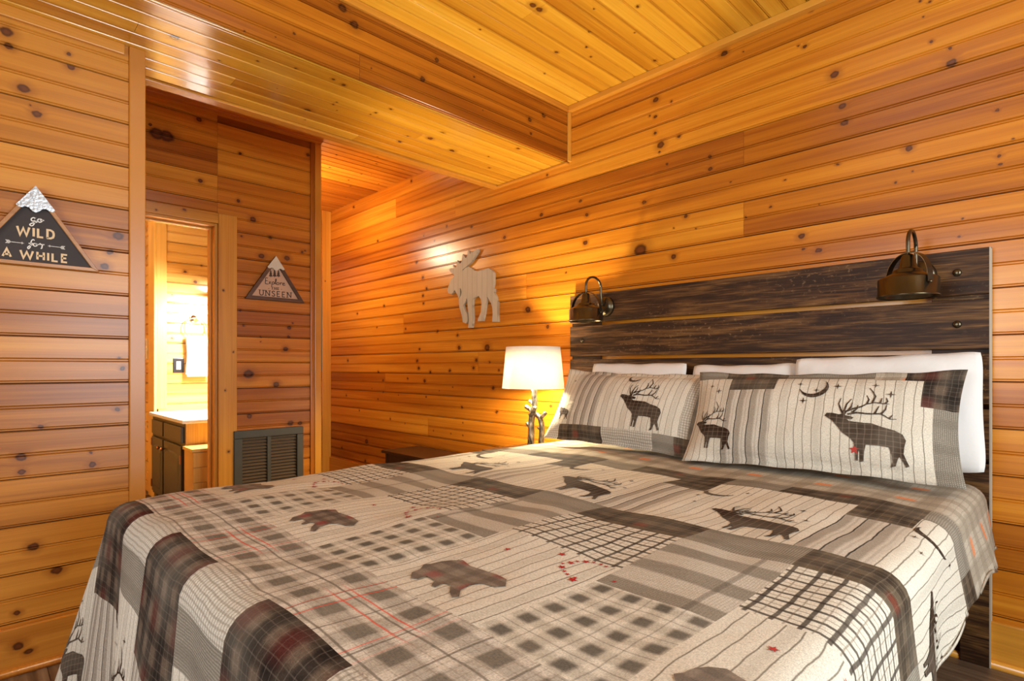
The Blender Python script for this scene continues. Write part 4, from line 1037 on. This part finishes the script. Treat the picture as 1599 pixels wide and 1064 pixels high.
# ------------------------------------------------------------------ pillows
class Pillow:
    """cushion map: p, q in metres on its face (origin at the centre), returns a point; b = -1 for the back"""
    def __init__(s, c, w_, h_, th, lean, yaw=0, sag=.05, flange=0, roll=0, seed=0):
        s.c = Vector(c); s.w, s.h, s.t = w_, h_, th; s.fl = flange; s.sag = sag; s.seed = seed
        s.M = Matrix.Rotation(yaw, 3, 'Z') @ Matrix.Rotation(-lean, 3, 'X') @ Matrix.Rotation(roll, 3, 'Y')
    def at(s, p, q, b=1):
        a, d = 2*p/s.w, 2*q/s.h
        fa, fd = 2*s.fl/s.w, 2*s.fl/s.h
        ia, id_ = min(1, abs(a)/(1-fa)), min(1, abs(d)/(1-fd))
        hgt = s.t*((1-ia**2.6)**.62)*((1-id_**2.4)**.6)
        hgt *= 1+.10*noise.noise(Vector((p*6+s.seed, q*7, b*3)))
        hgt += .004*noise.noise(Vector((p*22+s.seed, q*18, b*5)))*(1-ia**6)*(1-id_**6)
        x = p*(1-s.sag*(1-d*d)*abs(a)**2); z = q*(1-s.sag*1.4*(1-a*a)*abs(d)**2)
        if not s.fl: x *= 1-.035*abs(d)**6; z *= 1-.05*abs(a)**8
        z -= .012*(a*a)*(1 if s.fl else -.5)*0
        wv = .006*math.sin(p*30+s.seed)*max(0, (max(abs(a), abs(d))-.85))/.15
        return s.c+s.M @ Vector((x, -b*max(hgt, .0012)+wv, z))
    def nrm(s, p, q):
        e_ = .004; o = s.at(p, q); return (s.at(p+e_, q)-o).cross(s.at(p, q+e_)-o).normalized()
    def build(s, name, mats, kindf, step=.02):
        ps = lines(-s.w/2, s.w/2, kindf.bp if kindf else [], step); qs = lines(-s.h/2, s.h/2, kindf.bq if kindf else [], step)
        V, U, F, MI = [], [], [], []
        for b in (1, -1):
            o0 = len(V)
            for q in qs:
                for p in ps: V.append(s.at(p, q, b)); U.append((p, q))
            for j in range(len(qs)-1):
                for i in range(len(ps)-1):
                    f = (o0+j*len(ps)+i, o0+j*len(ps)+i+1, o0+(j+1)*len(ps)+i+1, o0+(j+1)*len(ps)+i)
                    F.append(f if b == 1 else f[::-1]); MI.append(kindf((ps[i]+ps[i+1])/2, (qs[j]+qs[j+1])/2) if kindf else 0)
        # close the rim
        n_, m_ = len(ps), len(qs); o1 = n_*m_
        rim = [i for i in range(n_)]+[j*n_+n_-1 for j in range(1, m_)]+[(m_-1)*n_+i for i in range(n_-2, -1, -1)]+[j*n_ for j in range(m_-2, 0, -1)]
        for k in range(len(rim)):
            a, b = rim[k], rim[(k+1) % len(rim)]; F.append((b, a, o1+a, o1+b)); MI.append(0)
        me = uvmesh(name, V, F, U, mats, MI)
        o = bpy.data.objects.new(name, me); COL.objects.link(o); s.o = o; return o
class KF_:
    def __init__(s, fn, bp, bq): s.fn, s.bp, s.bq = fn, bp, bq
    def __call__(s, p, q): return FI[s.fn(p, q)]
PG = 'white pillows behind the shams'
w1 = Pillow((-1.69, 2.535, .925), .60, .42, .055, R(16), 0, .03, 0, 0, 1.3).build('white_pillow', [WHITE], None); tag(w1, 'white pillow behind the left sham, nearest the table lamp', 'pillow', PG)
w2 = Pillow((-1.115, 2.535, .918), .50, .42, .055, R(16), 0, .04, 0, R(-1), 4.1).build('white_pillow', [WHITE], None); tag(w2, 'white pillow peeking up in the middle, between the two shams', 'pillow', PG)
w3 = Pillow((-.555, 2.525, .936), .63, .45, .060, R(16), R(3), .03, 0, R(-2), 7.7).build('white_pillow', [WHITE], None); tag(w3, 'white pillow sticking out at the right end of the headboard', 'pillow', PG)
LW, LH = .90, .43
def ksl(p, q):
    f, g = (p+LW/2)/LW, (q+LH/2)/LH
    if g < .19: return 'tlight' if f < .10 else 'dark' if f < .42 else 'tlight' if f < .74 else 'tweed' if f < .86 else 'dark'
    if f > .93: return 'dark' if g > .8 else 'tweed'
    if f > .88: return 'tlight'
    return 'wide' if .16 < f < .36 else 'stripe'
shl = Pillow((-1.60, 2.345, .893), LW, LH, .072, R(30), R(1), .05, .025, R(1.2), 11.)
so = shl.build('pillow_sham', FM, KF_(ksl, [LW*(f-.5) for f in (.10, .42, .74, .86, .93, .88, .16, .36)], [LH*(g-.5) for g in (.19, .8)]))
tag(so, 'left quilted sham with striped panels and one large brown elk', 'pillow', 'quilted pillow shams')
RW, RH = .95, .43
def ksr(p, q):
    f, g = (p+RW/2)/RW, (q+RH/2)/RH
    if g > .90 and f < .72: return 'dark' if .14 < f < .40 else 'tweed'
    if .17 < f < .37 and g > .74: return 'dark'
    if f > .88 and g > .62: return 'dark2'
    if g > .88 and f > .72: return 'dark2' if f > .82 else 'head'
    if f > .92: return 'tweed'
    return 'wide' if .17 < f < .37 else 'stripe'
shr = Pillow((-.745, 2.325, .895), RW, RH, .075, R(28), R(4), .05, .025, R(-.8), 23.)
ro = shr.build('pillow_sham', FM, KF_(ksr, [RW*(f-.5) for f in (.72, .14, .40, .17, .37, .88, .82, .92)], [RH*(g-.5) for g in (.90, .74, .62, .88)]))
tag(ro, 'right quilted sham with two brown elk, a moon and stars', 'pillow', 'quilted pillow shams')
for pil, ob in ((shl, so), (shr, ro)):
    def put2(nm, polys, mat, pil=pil, ob=ob): return decal(nm, polys, pil.at, pil.nrm, mat, ob, .002, .02)
    if pil is shl:
        put2('elk_print', elk_polys(.0, -.125, .25), PRINT); put2('elk_print', [[q for q in P] for P in elk_polys(-.43, -.11, .12)[:1]], PRINT)
        put2('moon_print', moon_polys(.03, .16, .035, R(-110)), PRINT); put2('star_print', star_polys(-.36, .13, .012), PRINT)
    else:
        put2('elk_print', elk_polys(.07, -.175, .26), PRINT); put2('elk_print', elk_polys(-.46, -.165, .19), PRINT)
        put2('moon_print', moon_polys(.02, .115, .05, R(-60)), PRINT)
        for dx, dy, r in ((-.40, .13, .012), (-.36, .10, .016), (.03, .10, .012), (-.03, .13, .012), (-.01, .05, .016), (.10, .12, .016), (.22, .13, .013), (.27, .09, .017)): put2('star_print', star_polys(dx, dy, r), PRINT)
        put2('leaf_print', star_polys(.17, -.13, .016, 5, .5), REDP)

# ------------------------------------------------------------------ headboard sconces
def sconce(x, label, yk=0):
    Yc, zb = 2.478, 1.358
    e = empty('wall_sconce', (x, HY, 1.455)); tag(e, label, 'sconce', 'barn style sconces on the headboard')
    lathe('back_plate', [(.060, -.001), (.060, -.012), (.052, -.022), (.02, -.026)], (x, HY, 1.455), BRONZE, e, 'Y', 28)
    lathe('shade', [(.097, 0), (.099, .003), (.099, .006), (.095, .008), (.095, .066), (.091, .071), (.055, .088), (.048, .091), (.048, .100), (.034, .106), (.029, .110), (.021, .150), (.016, .158), (.006, .160),
                    (.004, .152), (.024, .106), (.050, .085), (.086, .067), (.091, .062), (.091, .006)], (x, Yc, zb), BRONZE, e, 'Z', 40, True)
    arm = [(x, HY-.024, 1.462), (x, HY-.045, 1.475)]+[(x, (Yc+HY-.05)/2+((HY-.05)-Yc)/2*math.cos(a), 1.56+.055*math.sin(a)) for a in [math.pi*k/14 for k in range(15)]]+[(x, Yc, 1.53), (x, Yc, 1.512)]
    tube('arm', spline(arm, 2), .0068, BRONZE, e, 10)
    bm = bmesh.new(); st = []
    for k in range(21):
        a = math.pi*k/20; st.append((.099*math.cos(a), .045+.118*max(0, math.sin(a))**.75))
    # strap yoke: a flat band over the shade, in the plane parallel to the headboard
    for k in range(20):
        (x0, za), (x1, zb_) = st[k], st[k+1]
        n0 = Vector((x0/.099, max(.05, (za-.045)/.118))).normalized()*.003; n1 = Vector((x1/.099, max(.05, (zb_-.045)/.118))).normalized()*.003
        v_ = [bm.verts.new((x+xx, Yc+yy, zb+zz)) for yy in (-.010, .010) for xx, zz in ((x0, za), (x1, zb_), (x1+n1.x, zb_+n1.y), (x0+n0.x, za+n0.y))]
        for f in ((0, 1, 2, 3), (7, 6, 5, 4), (0, 4, 5, 1), (3, 2, 6, 7), (0, 3, 7, 4), (1, 5, 6, 2)): bm.faces.new([v_[i] for i in f])
    bmesh.ops.rotate(bm, verts=bm.verts, cent=(x, Yc, zb), matrix=Matrix.Rotation(yk, 3, 'Z'))
    wparent(link('yoke', tomesh(bm), BRONZE), e)
    for sx in (-1, 1):
        k = lathe('screw', [(.006, 0), (.006, .004), (.002, .006)], (0, 0, 0), BRONZE, None, 'Z', 10); k.parent = e
        k.location = (sx*.1015*math.cos(yk), Yc-HY+sx*.1015*math.sin(yk), zb+.045-1.455); k.rotation_euler = (0, R(90), yk if sx > 0 else yk+math.pi)
    lathe('bulb', [(.008, .095), (.016, .08), (.028, .055), (.029, .04), (.018, .022), (.004, .015)], (x, Yc, zb), simple('frosted_bulb', (.8, .8, .76), .4), e, 'Z', 16)
sconce(-1.955, 'bronze barn sconce on the headboard end beside the table lamp')
sconce(-.456, 'bronze barn sconce on the right end of the headboard', R(-40))

# ------------------------------------------------------------------ table lamp, nightstand, low table
LX, LY = -2.31, 2.42
def lamp_mats():
    n = NT('linen_lampshade'); tc = n.obj(); x, y, z = n.sep(tc)
    g = n.noise(n.vec('MULTIPLY', tc, (60., 60., 400.)), 1., 2)
    c = n.mix(g, (.86, .80, .70), (.95, .92, .86))
    tr_ = n.node('ShaderNodeBsdfTranslucent'); n.put(tr_.inputs[0], c)
    df = n.node('ShaderNodeBsdfDiffuse'); n.put(df.inputs[0], c)
    mx = n.node('ShaderNodeMixShader'); mx.inputs[0].default_value = .22
    n.t.links.new(df.outputs[0], mx.inputs[1]); n.t.links.new(tr_.outputs[0], mx.inputs[2])
    n.t.links.new(mx.outputs[0], n.t.nodes['Material Output'].inputs[0]); return n.m
def silver_bark():
    n = NT('silvered_branch'); tc = n.obj()
    g = n.noise(n.vec('MULTIPLY', tc, (60., 60., 22.)), 1., 4, .65)
    n.bump(g, .7, .006)
    return n.done(n.ramp(g, [(.35, (.03, .022, .012)), (.5, (.25, .21, .15)), (.65, (.62, .57, .47))]), .3, .75)
BARK = silver_bark()
tl = empty('table_lamp', (LX, LY, .60)); tag(tl, 'table lamp with white drum shade and silvery branch base', 'lamp')
def lp(a, b, dy=0):                      # lamp crop measurement -> point in the lamp's plane
    p = onY(770+a/5.32, 520+b/5.32, LY); return (p[0], LY+dy, p[2])
bm = bmesh.new(); rs, zs0, zs1 = (.163, .187), .975, 1.222
lathe_bm(bm, [(.187, zs0), (.163, zs1), (.161, zs1), (.185, zs0)], (LX, LY, 0), 'Z', 48, True)
wparent(link('lamp_shade', tomesh(bm), lamp_mats(), smooth=True), tl)
bm = bmesh.new()
def br(pts, radii): tube_bm(bm, spline(pts, 5), [radii[0]+(radii[1]-radii[0])*k/(5*(len(pts)-1)) for k in range(5*(len(pts)-1)+1)], 9)
br([lp(345, 440), lp(343, 520), lp(345, 590), lp(330, 660), lp(318, 740), lp(318, 830), (LX-.02, LY, .61)], (.0155, .021))
br([lp(262, 612, .01), lp(300, 635, .005), lp(345, 668, .0), lp(385, 705, .0), lp(402, 760, .0), lp(405, 830, .0), (LX+.06, LY, .61)], (.013, .018))
br([lp(322, 690, -.01), lp(352, 650, -.02), lp(378, 615, -.025)], (.013, .012)); br([lp(392, 710), lp(412, 690), lp(437, 664)], (.012, .011))
br([lp(342, 600), lp(322, 582), lp(303, 566)], (.011, .010)); br([lp(316, 790), lp(298, 770), lp(280, 750)], (.012, .011))
br([lp(404, 815), lp(390, 800), lp(374, 788)], (.009, .008)); br([lp(330, 670), lp(312, 675), lp(296, 680)], (.008, .006))
wparent(link('branch_base', tomesh(bm), BARK, smooth=True), tl)
lathe('foot', [(.085, 0), (.085, .01), (.05, .018), (.02, .022)], (LX+.01, LY, .6), BARK, tl)
tube('stem', [(LX, LY, .93), (LX, LY, .955)], .007, CHROME, tl); tube('socket', [(LX, LY, .945), (LX, LY, .972)], .013, CHROME, tl)
for a in (0, 2*math.pi/3, 4*math.pi/3): tube('spider_arm', [(LX+.012*math.cos(a), LY+.012*math.sin(a), .968), (LX+.185*math.cos(a), LY+.185*math.sin(a), .978)], .0018, CHROME, tl, 6)
pl = bpy.data.lights.new('table_lamp_bulb', 'POINT'); pl.energy = 72; pl.color = (1, .86, .60); pl.shadow_soft_size = .035
po = bpy.data.objects.new('table_lamp_bulb', pl); COL.objects.link(po); po.parent = tl; po.location = (0, 0, 1.01-.60)
def table(name, label, x0, x1, y0, y1, h, cat, drawer=True):
    e = empty(name, ((x0+x1)/2, (y0+y1)/2, 0)); tag(e, label, cat)
    box('top', (x0, y0, h-.022), (x1, y1, h), DWOOD, e, .004)
    for lx in (x0+.03, x1-.06):
        for ly in (y0+.02, y1-.05): box('leg', (lx, ly, 0), (lx+.03, ly+.03, h-.0225), DWOOD, e, .003)
    box('apron', (x0+.0605, y0+.025, h-.13), (x1-.0605, y0+.04, h-.0225), DWOOD, e); box('apron', (x0+.0605, y1-.04, h-.13), (x1-.0605, y1-.028, h-.0225), DWOOD, e)
    box('apron', (x0+.035, y0+.0505, h-.13), (x0+.05, y1-.0505, h-.0225), DWOOD, e); box('apron', (x1-.05, y0+.0505, h-.13), (x1-.035, y1-.0505, h-.0225), DWOOD, e)
    box('shelf', (x0+.035, y0+.03, .12), (x1-.035, y1-.03, .138), DWOOD, e)
fl_ = onZ(595, 703, .445)
table('nightstand', 'dark nightstand under the table lamp, hidden behind the bed', -2.56, -2.255, 2.23, 2.66, .60, 'nightstand')
table('side_table', 'low dark brown wooden table by the pine wall left of the bed', fl_[0], fl_[0]+.62, fl_[1], YW-.04, .445, 'table')
